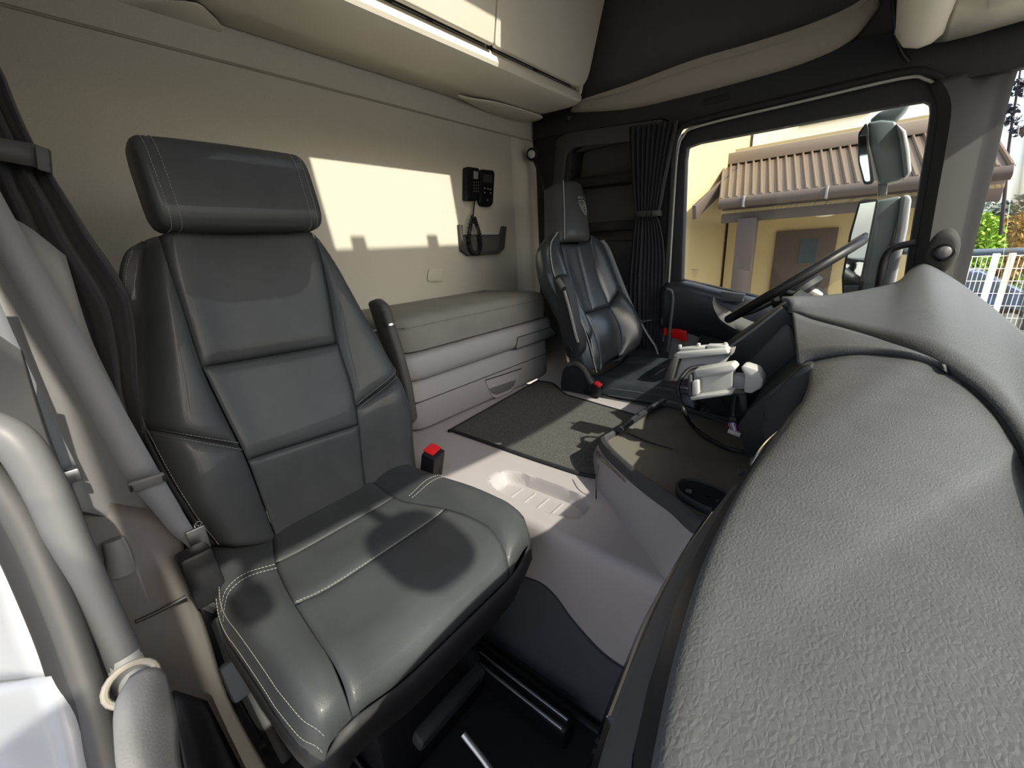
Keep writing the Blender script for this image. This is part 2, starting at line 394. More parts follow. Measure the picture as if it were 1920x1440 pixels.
# armrest / pull handle
pr = [(1338, 566), (1343, 582), (1358, 602), (1400, 624), (1452, 640), (1510, 652)]
Pp = smooth_path(pys(pr, YF-.12), 6); rows = []
for i, p in enumerate(Pp):
    k_ = min(1, .25+i/14)
    rows.append([p+V((.0, .07, .06*k_)), p+V((0, .02, .05*k_)), p+V((0, -.01, .028)), p+V((0, -.022, .0)), p+V((0, -.008, -.022)), p+V((0, .05, -.03))])
grid('armrest', rows, SATIN, door, thick=.006, auto=60)
prism('switch_panel', pys([(1352, 546), (1396, 552), (1392, 566), (1352, 565)], YF-.125), (0, .03, 0), SATIN, door, bevel=.003)
sh = smooth_path(pys([(1310, 640), (1330, 612), (1370, 606), (1440, 630), (1500, 650)], YF-.05), 5)
prism('door_pocket', [*pys([(1300, 660), (1316, 622), (1345, 606), (1380, 610), (1500, 655), (1500, 760), (1290, 760)], YF-.06)], (0, .05, 0), DARK, door, bevel=.008)
rf = rounded(pys([(1257, 612), (1287, 621), (1288, 640), (1282, 641), (1255, 631)], YF-.055), .006)
prism('reflector', rf, (0, .02, 0), REDL, door, bevel=.003)
prism('reflector_small', rounded(pys([(1245, 605), (1251, 606), (1250, 629), (1244, 627)], YF-.06), .003), (0, .02, 0), REDL, door, bevel=.002)
tube('grab_bar', pys([(1250, 542), (1259, 546), (1262, 560), (1258, 600), (1252, 660)], YF-.09), .008, SATIN, door, n=6)
# maker's print in the corner of the glass
for k, (a, b, c) in enumerate(((1296, 1310, 505.5), (1298, 1308, 508.5), (1297, 1309, 511.5), (1299, 1307, 514.5), (1300, 1305, 518))):
    p, q = PY(a, c, YF+.0235), PY(b, c+.6, YF+.0235); box('glass_print', (p+q)/2, (abs(q.x-p.x), .0006, .0026 if k == 0 else .0014), MIDG, door, bevel=0)

# ------------------------------------------------------------------ A-pillar, windscreen, front overhead shelf
sl = [(1762, 150), (1780, 200), (1768, 290), (1752, 380), (1732, 500), (1716, 620)]
wl_ = [(1905, 118), (1884, 190), (1862, 290), (1840, 380), (1808, 510), (1780, 640)]
S = smooth_path(pys(sl, YF-.03), 5); W = smooth_path(pys(wl_, YF+.11), 5); rows = []
for a, b in zip(S, W):
    rows.append([a+V((-.03, .08, 0)), a+V((-.012, .012, 0)), a+V((.004, 0, 0)), a.lerp(b, .25)-V((0, .012, 0)), a.lerp(b, .6)-V((0, .008, 0)), a.lerp(b, .93), b, b+V((-.01, .05, 0))])
PILM = mat('pillar_charcoal', (.034, .034, .034), .7, spec=.15)
ap = grid('trim_2', rows, PILM, thick=.01, auto=50)
struct(ap, 'dark grey windscreen pillar trim with a round speaker', 'pillar')
spc = PD(1764, 472, rows[14][4], (.62, -.78, 0)); sn = V((.35, -.93, .12)).normalized()
pod = PY(1764, 472, YF-.0)
hp = []
for i in range(7):
    t = i/6
    for k in range(24):
        an = 2*math.pi*k/24; rx, rz = .062*(1-.45*t*t), .085*(1-.45*t*t)
        hp.append(pod+V((math.cos(an)*rx*(1 if math.cos(an) < 0 else .8), .03-.075*math.sin(t*math.pi/2), math.sin(an)*rz)))
fs = [(i*24+k, i*24+(k+1) % 24, (i+1)*24+(k+1) % 24, (i+1)*24+k) for i in range(6) for k in range(24)]+[tuple(144+k for k in range(24))]
spk = obj('speaker_pod', hp, fs, PILM, ap)
disc('speaker_ring', pod+V((.004, -.04, .0)), (.15, -1, .1), .03, .01, GLOSSB, spk, prof=[(.0, 0), (.03, 0), (.031, .006), (.026, .010), (.023, .006), (.0, .004)])
disc('speaker_dome', pod+V((.004, -.043, .0)), (.15, -1, .1), .02, .008, SATIN, spk, prof=[(.021, 0), (.019, .006), (.012, .010), (0, .0115)])
hb = tube('grab_handle', pys([(1716, 455), (1685, 462), (1668, 470), (1656, 490), (1648, 530), (1640, 580)], YF-.06), .013, BLACK, n=6)
tag(hb, 'black bent grab handle beside the steering wheel on the windscreen pillar', 'handle')
# windscreen: curved sheet in a black surround
def wsx(y, z):
    c = (y-1.08)/1.22
    return .40+.26*(1-c*c)-.12*(z-.9)
rows = [[(wsx(y, z), y, z) for y in np.linspace(-.14, 2.30, 25)] for z in np.linspace(.60, 1.72, 11)]
ws = grid('window_2', rows, GLASS, thick=.004); struct(ws, 'curved front windscreen above the dashboard', 'windscreen')
rows = [[(wsx(y, z)+.004+o, y, z) for y in np.linspace(-.04, 2.30, 25)] for z, o in ((1.69, -.02), (1.74, -.02), (2.0, -.05), (2.43, -.12))]
cowl = grid('wall_front', rows, WHITE, thick=.02); struct(cowl, 'painted cab front above the windscreen', 'wall')
low = [[(wsx(y, .60)+.01, y, z) for y in np.linspace(-.10, 2.30, 13)] for z in (-.2, .2, .60)]
grid('lower_front', low, WHITE, cowl, thick=.02)
nd = thing('door_2', 'unseen open passenger door swung forward, added to block sky light', 'door', (.47, -.6, 0)); nd['kind'] = 'structure'  # out of view; added to cut the sky light reaching the footwell
box('door_panel', (.47, -.66, .33), (.06, 1.02, 1.2), MIDG, nd, bevel=.02)
nf = [(.47, -1.16, .92), (.47, -.16, .92), (.47, -.16, 1.62), (.47, -1.10, 1.66)]; ni = [(.47, -1.10, .97), (.47, -.23, .97), (.47, -.23, 1.55), (.47, -1.05, 1.58)]
plate_hole('door_window_frame', nf, ni, (.04, 0, 0), DARK, nd, bevel=.004); prism('door_glass', ni, (.004, 0, 0), GLASS, nd, bevel=0)
vis = thing('sun_visor', 'dark outside sun visor above the windscreen', 'visor', (.6, 1.08, 1.85))
rows = [[(.705+.06*(y-1.0)-.27*t, y, 1.868+.06*t) for y in np.linspace(.0, 2.30, 13)] for t in (0, .3, .6, 1)]
grid('blade', rows, BLACK, vis, thick=.01)
for yy in (.1, .75, 1.4, 2.05): box('bracket', (.56, yy, 1.935), (.14, .03, .04), DARK, vis)
# front overhead shelf (beige), its rear lip and the sun-blind panel in front of it
sf = thing('overhead_shelf', 'beige front overhead shelf with rounded lip above the windscreen', 'shelf', (.1, 1.0, 1.72))
def seclip(y, dx=0., dz=0.):
    pr = [(-.035, 2.2), (-.03, 1.80), (-.018, 1.712), (.0, 1.682), (.03, 1.672), (.055, 1.676), (.072, 1.69), (.085, 1.74), (.09, 1.80)]
    return [(x+dx, y, z+dz) for x, z in pr]
rows = [seclip(-.02), seclip(.5), seclip(1.2), seclip(1.9), seclip(2.06), seclip(2.10, .004, .006), seclip(2.125, .01, .03)]
grid('rear_lip', rows, PLASTB, sf, thick=.012, auto=60)
rows = [[(x, y, z) for x, z in ((.09, 1.80), (.10, 1.765), (.15, 1.735), (.165, 1.70), (.20, 1.688), (.30, 1.69), (.43, 1.715))] for y in (-.05, .6, 1.3, 1.95)]
rows += [[(x, 1.99, z-.004) for x, z in ((.09, 1.74), (.10, 1.72), (.15, 1.70), (.165, 1.692), (.20, 1.688), (.30, 1.69), (.43, 1.715))]]
rows += [[(x, 2.16, z-.004) for x, z in ((.07, 1.69), (.10, 1.685), (.15, 1.684), (.165, 1.684), (.20, 1.686), (.30, 1.69), (.43, 1.715))]]
grid('blind_panel', rows, PLASTB, sf, thick=-.01, auto=50)
box('shelf_bottom', (.2, 1.05, 1.83), (.30, 2.2, .02), DARKB, sf)
tube('end_edge', [PY(1672, -30, 2.08), PY(1677, 20, 2.09), PY(1681, 60, 2.10), PY(1690, 95, 2.11), PY(1704, 116, 2.12)], .008, GLOSSB, sf)
box('edge_clip', PY(1682, 58, 2.095), (.012, .012, .02), LIGHTG, sf, bevel=.003)
# ================================================================== passenger seat
class Frame:
    def __init__(s, o, up, lat=(0, 1, 0)):
        s.o = V(o); s.u = V(up).normalized(); s.l = V(lat).normalized(); s.n = s.l.cross(s.u).normalized()
    def uv(s, px, py):
        p = PD(px, py, s.o, s.n)-s.o; return (p.dot(s.l), p.dot(s.u))
    def P(s, a, h, d=0.): return s.o+s.l*a+s.u*h+s.n*d
def resample(c, n):
    c = [V((a, b, 0)) for a, b in c]; L = [0]
    for a, b in zip(c, c[1:]): L.append(L[-1]+(b-a).length)
    o = []
    for k in range(n):
        d = L[-1]*k/(n-1); i = max(0, min(len(c)-2, next((j for j in range(len(c)-1) if d <= L[j+1]+1e-9), len(c)-2)))
        t = (d-L[i])/max(1e-9, L[i+1]-L[i]); o.append(c[i].lerp(c[i+1], t))
    return o
def smooth2(c, n=6): return [(p.x, p.y) for p in smooth_path([(a, b, 0) for a, b in c], n)]
def panel(name, fr, left, right, m, parent, depth, nu=18, nv=22, groove=.010, rad=.012, edges=(1, 1, 1, 1), bulge=0.):
    """padded panel between two 2-D curves (both listed from the same end); edges = (left,right,first,last) sewn down"""
    L = resample(smooth2(left), nv); Rr = resample(smooth2(right), nv); rows = []
    cum = [0]
    for i in range(1, nv): cum.append(cum[-1]+((L[i]+Rr[i])/2-(L[i-1]+Rr[i-1])/2).length)
    for i in range(nv):
        row = []; w = (Rr[i]-L[i]).length
        for j in range(nu):
            t = j/(nu-1); t = .5-.5*math.cos(math.pi*t) if False else t
            # denser near the edges
            t = t+.07*math.sin(2*math.pi*t)*-1
            q = L[i].lerp(Rr[i], t)
            ds = []
            if edges[0]: ds.append(t*w)
            if edges[1]: ds.append((1-t)*w)
            if edges[2]: ds.append(cum[i])
            if edges[3]: ds.append(cum[-1]-cum[i])
            g = -groove*math.exp(-(min(ds)/rad)**1.3) if ds else 0
            bl = bulge*math.sin(math.pi*t)*math.sin(math.pi*cum[i]/cum[-1])
            row.append(fr.P(q.x, q.y, depth(q.x, q.y)+g+bl))
        rows.append(row)
    o = grid(name, rows, m, parent, thick=.006, auto=70, flip=True)
    return o, rows
def off2(c, d):
    """shift a 2-D curve sideways"""
    o = []
    for i, p in enumerate(c):
        a = c[max(0, i-1)]; b = c[min(len(c)-1, i+1)]; t = V((b[0]-a[0], b[1]-a[1])).normalized(); o.append((p[0]-t.y*d, p[1]+t.x*d))
    return o

seat = thing('passenger_seat', 'black leather passenger seat with light stitching nearest the camera', 'seat', (-.70, .375, 0))
BF = Frame((-.93, .375, .57), (-.15, 0, .65))
b_ = BF.uv
def pcurve(lst, fr): return [fr.uv(a, b) for a, b in lst]
cl = pcurve([(300, 437), (312, 490), (340, 575), (378, 690), (418, 775), (460, 862), (518, 1010)], BF)     # left seam of the middle
cr = pcurve([(590, 437), (605, 500), (620, 570), (634, 645), (655, 720), (668, 797), (688, 925)], BF)     # right seam
BFo = Frame(BF.o-BF.n*.045, BF.u)
ol = pcurve([(272, 440), (248, 458), (236, 500), (236, 570), (243, 650), (256, 740), (272, 805), (305, 880), (345, 950), (395, 1015)], BFo)
orr = pcurve([(597, 440), (622, 470), (650, 520), (690, 585), (722, 640), (744, 692), (760, 740), (768, 790), (768, 840), (762, 885)], BFo)
def halfw(h):                           # half-width of the back by height, to roll its sides away
    pts = [(-.05, .255), (.12, .29), (.25, .285), (.4, .245), (.55, .205), (.66, .165)]
    for (a, wa), (b, wb) in zip(pts, pts[1:]):
        if h <= b: return wa+(wb-wa)*max(0, (h-a)/(b-a))
    return pts[-1][1]
def cen(h): return .012
def bdepth(s, h):
    w = halfw(h); q = abs(s-cen(h))/w
    bol = .030*math.exp(-((q-.78)/.22)**2)*min(1, max(.25, 1.2-h*1.2))
    roll = -.075*max(0, q-.84)**2/.0256 if q > .84 else 0
    lum = .016*math.exp(-((h-.17)/.12)**2)
    top = -.02*max(0, (h-.62)/.06)**2 if h > .62 else 0
    return bol+max(roll, -.085)+lum+top
def cut(c, h0, h1):
    c = smooth2(c, 10); return [p for p in c if min(h0, h1)-1e-6 <= p[1] <= max(h0, h1)+1e-6]
def split(c, i0, i1): return c[i0:i1+1]
back = None
back, _ = panel('backrest', BF, cl[0:4], cr[0:4], LEATHER, seat, bdepth, edges=(1, 1, 0, 1), groove=.012)
panel('back_panel', BF, cl[3:6], cr[3:6], LEATHER, seat, bdepth, edges=(1, 1, 1, 1), groove=.006, rad=.008)
panel('back_panel', BF, cl[5:7], cr[5:7], LEATHER, seat, bdepth, edges=(1, 1, 1, 0), groove=.004, rad=.006)
cbl = pcurve([(440, 836)], BF)[0]; cbr = pcurve([(662, 762)], BF)[0]
inL = pcurve([(300, 437), (312, 490), (340, 575), (378, 690), (418, 775), (446, 836)], BF); inL2 = pcurve([(446, 836), (470, 888), (518, 1010)], BF)
inR = pcurve([(590, 437), (605, 500), (620, 570), (634, 645), (655, 720), (663, 765)], BF); inR2 = pcurve([(663, 765), (672, 830), (688, 925)], BF)
panel('bolster', BF, ol[0:7], inL, LEATHER, seat, bdepth, edges=(0, 1, 0, 1), groove=.012)
panel('bolster', BF, ol[6:10], inL2, LEATHER, seat, bdepth, edges=(0, 1, 1, 0), groove=.010)
panel('bolster', BF, inR, orr[0:6], LEATHER, seat, bdepth, edges=(1, 0, 0, 1), groove=.012)
panel('bolster', BF, inR2, orr[5:10], LEATHER, seat, bdepth, edges=(1, 0, 1, 0), groove=.010)
# side gussets and the back shell
def gus(name, c, sgn, w=.075):
    c = smooth2(c, 6); rows = []
    for (a, h) in c:
        d0 = bdepth(a, h); rows.append([BF.P(a, h, d0+.001), BF.P(a+sgn*.006, h, d0-.02), BF.P(a+sgn*.004, h, d0-w*.6), BF.P(a-sgn*.02, h, d0-w-.02)])
    return grid(name, rows, LEATHER, seat, auto=70, thick=.004)
gus('side_gusset', ol, -1); gus('side_gusset', orr, 1)
olS = smooth2(ol, 4); orS = smooth2(orr, 4); L = resample(olS, 24); Rr = resample(orS, 24)
rows = [[BF.P(l.x+.012, l.y, bdepth(l.x, l.y)-.05)]+[BF.P(l.x+(r.x-l.x)*t, l.y+(r.y-l.y)*t, -.115-.03*math.sin(math.pi*t)) for t in (.1, .3, .5, .7, .9)]+[BF.P(r.x-.012, r.y, bdepth(r.x, r.y)-.05)] for l, r in zip(L, Rr)]
grid('back_shell', rows, DARK, seat, thick=-.004)
def onback(c, d=.001): return [BF.P(a, h, bdepth(a, h)+d) for a, h in c]
stitches('stitching', onback(off2(smooth2(ol[1:], 8), .004), .002), BF.n-BF.l*.8, THREAD, seat)
for c in (pcurve([(272, 801), (330, 812), (390, 822), (444, 830)], BF), pcurve([(274, 810), (330, 821), (390, 832), (448, 842)], BF)):
    stitches('stitching', onback(smooth2(c, 8)), BF.n, THREAD, seat)
for c in (pcurve([(664, 758), (700, 725), (742, 686)], BF), pcurve([(666, 766), (702, 733), (745, 694)], BF)):
    stitches('stitching', onback(smooth2(c, 8)), BF.n, THREAD, seat)
stitches('stitching', onback(off2(smooth2(orr[5:], 8), -.004), .002), BF.n+BF.l*.8, THREAD, seat)
# headrest: padded block with sewn end caps
HF = Frame((-1.055, .375, 1.21), (-.06, 0, .65))
hl, hr = HF.uv(268, 345)[0], HF.uv(583, 365)[0]; hb_, ht = HF.uv(420, 431)[1], HF.uv(420, 272)[1]
hm, hh = (hb_+ht)/2, (ht-hb_)/2+.004
def hsec(s, k=1.0, th=.055):
    r = []
    for i in range(32):
        a = 2*math.pi*i/32; e = .55
        cy = math.copysign(abs(math.cos(a))**e, math.cos(a)); sy = math.copysign(abs(math.sin(a))**e, math.sin(a))
        lean = .012*(sy)
        r.append(HF.P(s, hm+hh*k*sy, -.02+th*k*cy-.0+lean*-1*(cy > 0)))
    return r
ss = [(hl+.000, .80), (hl+.004, .90), (hl+.012, .965), (hl+.024, .985), (hl+.027, .975), (hl+.031, .985), (hl+.06, 1.0), ((hl+hr)/2, 1.012), (hr-.06, 1.0), (hr-.031, .985), (hr-.027, .975), (hr-.024, .985), (hr-.012, .965), (hr-.004, .9), (hr, .8)]
rows = [hsec(s, k) for s, k in ss]
vs = [v for r in rows for v in r]; n = 32; fs = [(i*n+j, i*n+(j+1) % n, (i+1)*n+(j+1) % n, (i+1)*n+j) for i in range(len(rows)-1) for j in range(n)]
fs += [tuple(range(n-1, -1, -1)), tuple((len(rows)-1)*n+k for k in range(n))]
hrst = obj('headrest', vs, fs, LEATHER, seat, auto=60)
for sx, k in ((hl+.017, .972), (hl+.033, .988), (hr-.017, .972), (hr-.033, .988)):
    rg = hsec(sx, k); rg = rg[-9:]+rg[:10]; ctr = sum(rg, V((0, 0, 0)))/len(rg)-HF.n*.05
    stitches('stitching', rg, (lambda rg, ctr: (lambda i: (rg[i]-ctr)))(rg, ctr), THREAD, hrst)
for s in (-.06, .06): tube('headrest_post', [HF.P(s, hb_-.06, -.055), HF.P(s, hb_+.03, -.055)], .007, CHROME, seat, n=2)
box('neck_gap_cover', BF.P(.0, .60, -.06), (.06, .22, .09), BLACK, seat, bevel=.02, seg=3)

# cushion
CF = Frame((-.93, .375, .553), (1.0, 0, .03)); CF.n = V((-.03, 0, 1)).normalized()
fl_ = None
c_ol = pcurve([(405, 1000), (412, 1045), (428, 1085), (412, 1140), (404, 1165), (412, 1215), (440, 1265), (480, 1325), (530, 1378), (562, 1402)], CF)
c_li = pcurve([(508, 975), (516, 1050), (534, 1100), (556, 1146), (596, 1210), (640, 1275), (664, 1320), (684, 1352)], CF)
c_ri = pcurve([(690, 895), (745, 935), (790, 950), (833, 962), (880, 978), (915, 995), (945, 1020), (966, 1050)], CF)
c_or = pcurve([(775, 880), (815, 882), (860, 890), (905, 918), (945, 950), (974, 975), (988, 1000), (990, 1040)], CF)
LF = max(c_li[-1][1], c_ri[-1][1])
def frontl(s): return .495-2.2*max(0, s-.10)**2-9*max(0, -.27-s)**2
def cdepth(s, l):
    q = abs(s+.028)/.268
    bol = .020*math.exp(-((q-.80)/.22)**2)
    roll = -.06*max(0, q-.88)**2/.0144 if q > .88 else 0
    f = frontl(s); r = .085; dl = l-(f-r); fr_ = 0
    if dl > 0: fr_ = -(r-math.sqrt(max(1e-6, r*r-min(dl, r*.98)**2)))*.8
    crown = .012*math.exp(-((l-.30)/.14)**2)
    return bol+max(roll, -.06)+fr_+crown
cF = lambda s: frontl(s)
def endto(c): 
    c = list(c); s = c[-1][0]; c[-1] = (s, frontl(s)-.001); return [p for p in c[:-1] if p[1] < c[-1][1]-.01]+[c[-1]]
c_li = endto(c_li); c_ri = endto(c_ri)
def at_l(c, l):
    c = smooth2(c, 10)
    for a, b in zip(c, c[1:]):
        if a[1] <= l <= b[1]: t = (l-a[1])/max(1e-9, b[1]-a[1]); return (a[0]+(b[0]-a[0])*t, l)
    return c[0] if l < c[0][1] else c[-1]
def part_l(c, l0, l1, n=8): return [at_l(c, l0+(l1-l0)*k/n) for k in range(n+1)]
def mono(c): 
    o = [c[0]]
    for p in c[1:]:
        if p[1] > o[-1][1]+.002: o.append(p)
    return o
c_li, c_ri = mono(c_li), mono(c_ri)
y1 = (CF.uv(517, 1048)[1]+CF.uv(745, 935)[1])/2; y2 = (CF.uv(556, 1146)[1]+CF.uv(836, 968)[1])/2; yb = -.06
yf = min(c_li[-1][1], c_ri[-1][1])
cush, _ = panel('cushion', CF, part_l(c_li, y2, c_li[-1][1]-.002), part_l(c_ri, y2, c_ri[-1][1]-.002), LEATHER, seat, cdepth, edges=(1, 1, 1, 0), groove=.006, rad=.008, nv=30)
panel('cushion_panel', CF, part_l(c_li, y1, y2), part_l(c_ri, y1, y2), LEATHER, seat, cdepth, edges=(1, 1, 1, 1), groove=.006, rad=.008)
panel('cushion_panel', CF, part_l(c_li, yb, y1), part_l(c_ri, yb, y1), LEATHER, seat, cdepth, edges=(1, 1, 0, 1), groove=.006, rad=.008)
def outer(sg):
    if sg < 0: return [(-.245-.051*min(1, max(0, l/.16)), l) for l in np.linspace(yb, .40, 12)]+[(-.294, .44), (-.290, .468), (-.28, frontl(-.28))]
    return [(.235+.012*math.sin(min(1, max(0, l/.3))*math.pi), l) for l in np.linspace(yb, .33, 11)]+[(.232, .37), (.224, .41), (.208, .447), (.185, frontl(.185))]
oL = outer(-1); oR = outer(1)
panel('cushion_bolster', CF, oL, part_l(c_li, yb, c_li[-1][1]-.002), LEATHER, seat, cdepth, edges=(0, 1, 0, 0), groove=.008, nv=30)
panel('cushion_bolster', CF, part_l(c_ri, yb, c_ri[-1][1]-.002), oR, LEATHER, seat, cdepth, edges=(1, 0, 0, 0), groove=.008, nv=30)
# skirt around the cushion (front and sides)
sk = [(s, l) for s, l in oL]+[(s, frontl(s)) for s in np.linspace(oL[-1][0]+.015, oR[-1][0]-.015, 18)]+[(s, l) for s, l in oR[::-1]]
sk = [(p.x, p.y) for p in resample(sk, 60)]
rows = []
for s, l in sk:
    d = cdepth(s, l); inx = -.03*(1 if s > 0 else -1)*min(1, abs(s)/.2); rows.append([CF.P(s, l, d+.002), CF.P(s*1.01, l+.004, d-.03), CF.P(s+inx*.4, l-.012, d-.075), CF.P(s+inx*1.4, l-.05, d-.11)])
grid('cushion_skirt', rows, SKIRT_SHADE, seat, auto=70, thick=.004)
for o1, o2 in ((.004, 0), (.012, 0)):
    c = smooth2(off2(oL[3:], -o1), 6)
    stitches('stitching', [CF.P(a, l, cdepth(a, l)+.003) for a, l in c], CF.n-CF.l*.5, THREAD, cush)
for seg_ in ([(412, 1142), (460, 1100), (520, 1068)], [(414, 1152), (462, 1109), (524, 1076)], [(768, 938), (805, 916), (848, 898)], [(774, 942), (812, 921), (856, 902)]):
    c = smooth2(pcurve(seg_, CF), 8); stitches('stitching', [CF.P(a, l, cdepth(a, l)+.002) for a, l in c], CF.n, THREAD, cush)
for seg_ in ([(556, 1146), (640, 1091), (740, 1032), (836, 968)],):
    c = smooth2(pcurve(seg_, CF), 8); stitches('stitching', [CF.P(a, y2+.004, cdepth(a, y2)+.0) for a, l in c], CF.n, THREAD, cush, pitch=.006)
# base: pan, pedestal, rails, levers
box('seat_pan', (-.71, .375, .455), (.44, .40, .05), DARK, seat, bevel=.015)
box('pedestal', (-.78, .375, .22), (.36, .30, .42), BLACK, seat, bevel=.02)
for yy in (.20, .55):
    rl = box('slide_rail', (-.62, yy, .045), (.52, .045, .05), GLOSSB, seat, bevel=.006)
    tube('rail_edge', [(-.86, yy-.012, .073), (-.37, yy-.012, .073)], .004, STEEL, rl, n=2)
    tube('rail_edge', [(-.86, yy+.012, .073), (-.37, yy+.012, .073)], .004, STEEL, rl, n=2)
box('front_lever', PX(845, 1320, -.50), (.03, .17, .05), DARK, seat, bevel=.008, rot=Matrix.Rotation(.4, 3, 'Y'))
tube('slide_handle', [(-.50, .16, .16), (-.42, .16, .12), (-.40, .18, .10), (-.40, .34, .10), (-.42, .36, .12), (-.50, .36, .16)], .007, STEEL, seat, n=5)
# left side shield with lever and the belt stalk
sh_ = [PY(a, b, .105) for a, b in ((366, 1135), (396, 1150), (428, 1235), (478, 1340), (528, 1440), (490, 1450), (425, 1330), (378, 1200))]
prism('side_shield', sh_, (0, .03, 0), DARK, seat, bevel=.01)
box('recline_lever', PY(440, 1275, .075), (.03, .03, .07), mat('lever_charcoal', (.02, .021, .026), .85, spec=.05), seat, bevel=.008, rot=Matrix.Rotation(-.5, 3, 'Y'))
bx0 = PY(372, 1060, .09)
box('belt_anchor_box', bx0+V((0, .0, -.02)), (.055, .05, .10), BLACK, seat, bevel=.008, rot=Matrix.Rotation(-.15, 3, 'Y'))
prism('side_cover', [PY(a, b, .095) for a, b in ((300, 960), (322, 965), (345, 1040), (352, 1100), (330, 1105), (318, 1030))], (0, .03, 0), DARK, seat, bevel=.006)
# buckle on the tunnel side
bk = PZ(808, 856, .57); bd = V((.10, -.02, .99)).normalized()
bkl = box('buckle', bk-V((0, 0, .028)), (.046, .056, .10), BLACK, seat, bevel=.006, rot=Matrix.Rotation(.3, 3, 'Y')@Matrix.Rotation(.25, 3, 'Z'))
box('release_button', bk+V((.010, 0, .026)), (.034, .042, .008), RED, bkl, bevel=.003, rot=Matrix.Rotation(.3, 3, 'Y')@Matrix.Rotation(.25, 3, 'Z'))
tube('buckle_stalk', [bk-V((.01, 0, .07)), bk-V((.05, .02, .16))], .009, BLACK, seat, n=3)
# folded armrest on the tunnel side
ay = .70
ar = [PY(a, b, ay) for a, b in ((686, 566), (702, 560), (716, 572), (724, 600), (744, 660), (762, 730), (772, 790), (764, 800), (740, 715), (705, 625))]
prism('armrest', ar, (0, .03, 0), DARKG, seat, bevel=.012, seg=3)
ka, kb = PY(724, 582, ay-.012), PY(732, 611, ay-.012)
tube('armrest_knob', [ka, ka.lerp(kb, .85)], .014, DARKG, seat, n=2, seg=14); tube('knob_ring', [ka.lerp(kb, .86), kb], .0125, STEEL, seat, n=2, seg=14)

# ------------------------------------------------------------------ seat belt of the passenger seat
belt = thing('seat_belt', 'grey webbing seat belt hanging beside the passenger seat', 'seat belt', (-.92, .03, .6))
c1 = [(-90, 240), (-20, 385), (80, 560), (180, 735), (270, 895)]
xs = [-1.0, -.985, -.965, -.945, -.925]
pts = [PX(a, b, x) for (a, b), x in zip(c1, xs)]
def bw(i, h=.0235): return (V((-.45, .85, -.12)).normalized()*h)
def pw(c, x, half):      # half-width vector from a pixel direction at constant depth
    return (PX(c[0]+half[0], c[1]+half[1], x)-PX(c[0], c[1], x))
wv = [pw(c, x, (28, -12)) for c, x in zip(c1, xs)]
ribbon('webbing', pts, wv, WEB, belt)
c2 = [(270, 895), (300, 935), (335, 985), (362, 1015), (380, 1045)]; x2 = [-.925, -.92, -.915, -.905, -.90]
ribbon('lower_webbing', [PX(a, b, x) for (a, b), x in zip(c2, x2)], [pw((270, 895), -.925, (28, -12)), pw((300, 935), -.92, (22, -12)), pw((335, 985), -.915, (16, -12)), pw((362, 1015), -.905, (10, -10)), pw((380, 1045), -.9, (14, -8))], WEB, belt)
pa, pb = PX(240, 915, -.918), PX(310, 893, -.918)
pv = (pb-pa); q = pv.to_track_quat('X', 'Z').to_matrix()
stp = box('belt_stop', (pa+pb)/2, (pv.length, .012, .020), SATIN, belt, bevel=.004, rot=q)
for t in (.06, .94): box('stop_slot', pa.lerp(pb, t)+V((.007, 0, 0)), (.004, .006, .010), BLACK, stp, bevel=.001, rot=q)
box('belt_tongue', PX(372, 1012, -.89), (.006, .03, .05), STEEL, belt, bevel=.002)
tube('pull_ring', [PX(a, b, -.885) for a, b in ((366, 983), (372, 977), (378, 980), (374, 986))], .0012, CHROME, belt, closed=True, n=6, seg=6)
# second run of the belt into the retractor, lit by the sun
b2c = [(-60, 480), (10, 640), (70, 770), (125, 880)]; ribbon('retractor_webbing', [PX(a, b, -.90) for a, b in b2c], [pw(c, -.90, (18, -9)) for c in b2c], WEB, belt)
box('anchor_plate', PX(128, 895, -.90), (.006, .028, .022), STEEL, belt, bevel=.003)
# ================================================================== engine tunnel, mat, tray
ZT = .50
tun = thing('engine_tunnel', 'taupe plastic engine tunnel cover between the two seats', 'tunnel cover', (-.7, 1.09, 0))
def recess(x, y, cx, cy, rx, ry, dep):
    q = ((abs(x-cx)/rx)**3.5+(abs(y-cy)/ry)**3.0)
    return -dep*max(0., min(1., (1.12-q)/.4))
def tz(x, y):
    z = ZT-.012*max(0, (x+.5)/.5)
    z += recess(x, y, -.585, .765, .145, .055, .035)
    return z
ys = list(np.linspace(.665, .88, 48))+list(np.linspace(.89, 1.50, 14)); xs = np.linspace(-1.58, .03, 170)
rows = []
for x in xs:
    r = [(x, .655+.0*x, 0.0), (x, .652, .15), (x, .648, .30), (x, .645, .42), (x, .645, .462), (x, .648, .484), (x, .655, .496)]
    r = [(a, b, c-(.012*max(0, (x+.5)/.5) if c > .45 else 0)) for a, b, c in r]
    r += [(x, y, tz(x, y)) for y in ys]+[(x, 1.512, .49), (x, 1.518, .46), (x, 1.52, .2), (x, 1.52, 0)]
    rows.append(r)
grid('cover', rows, TAUPE2, tun, auto=50, flip=True)
for k in range(4): box('recess_rib', (-.66+.045*k, .765, ZT-.034), (.006, .07, .005), TAUPE2, tun, bevel=.002)
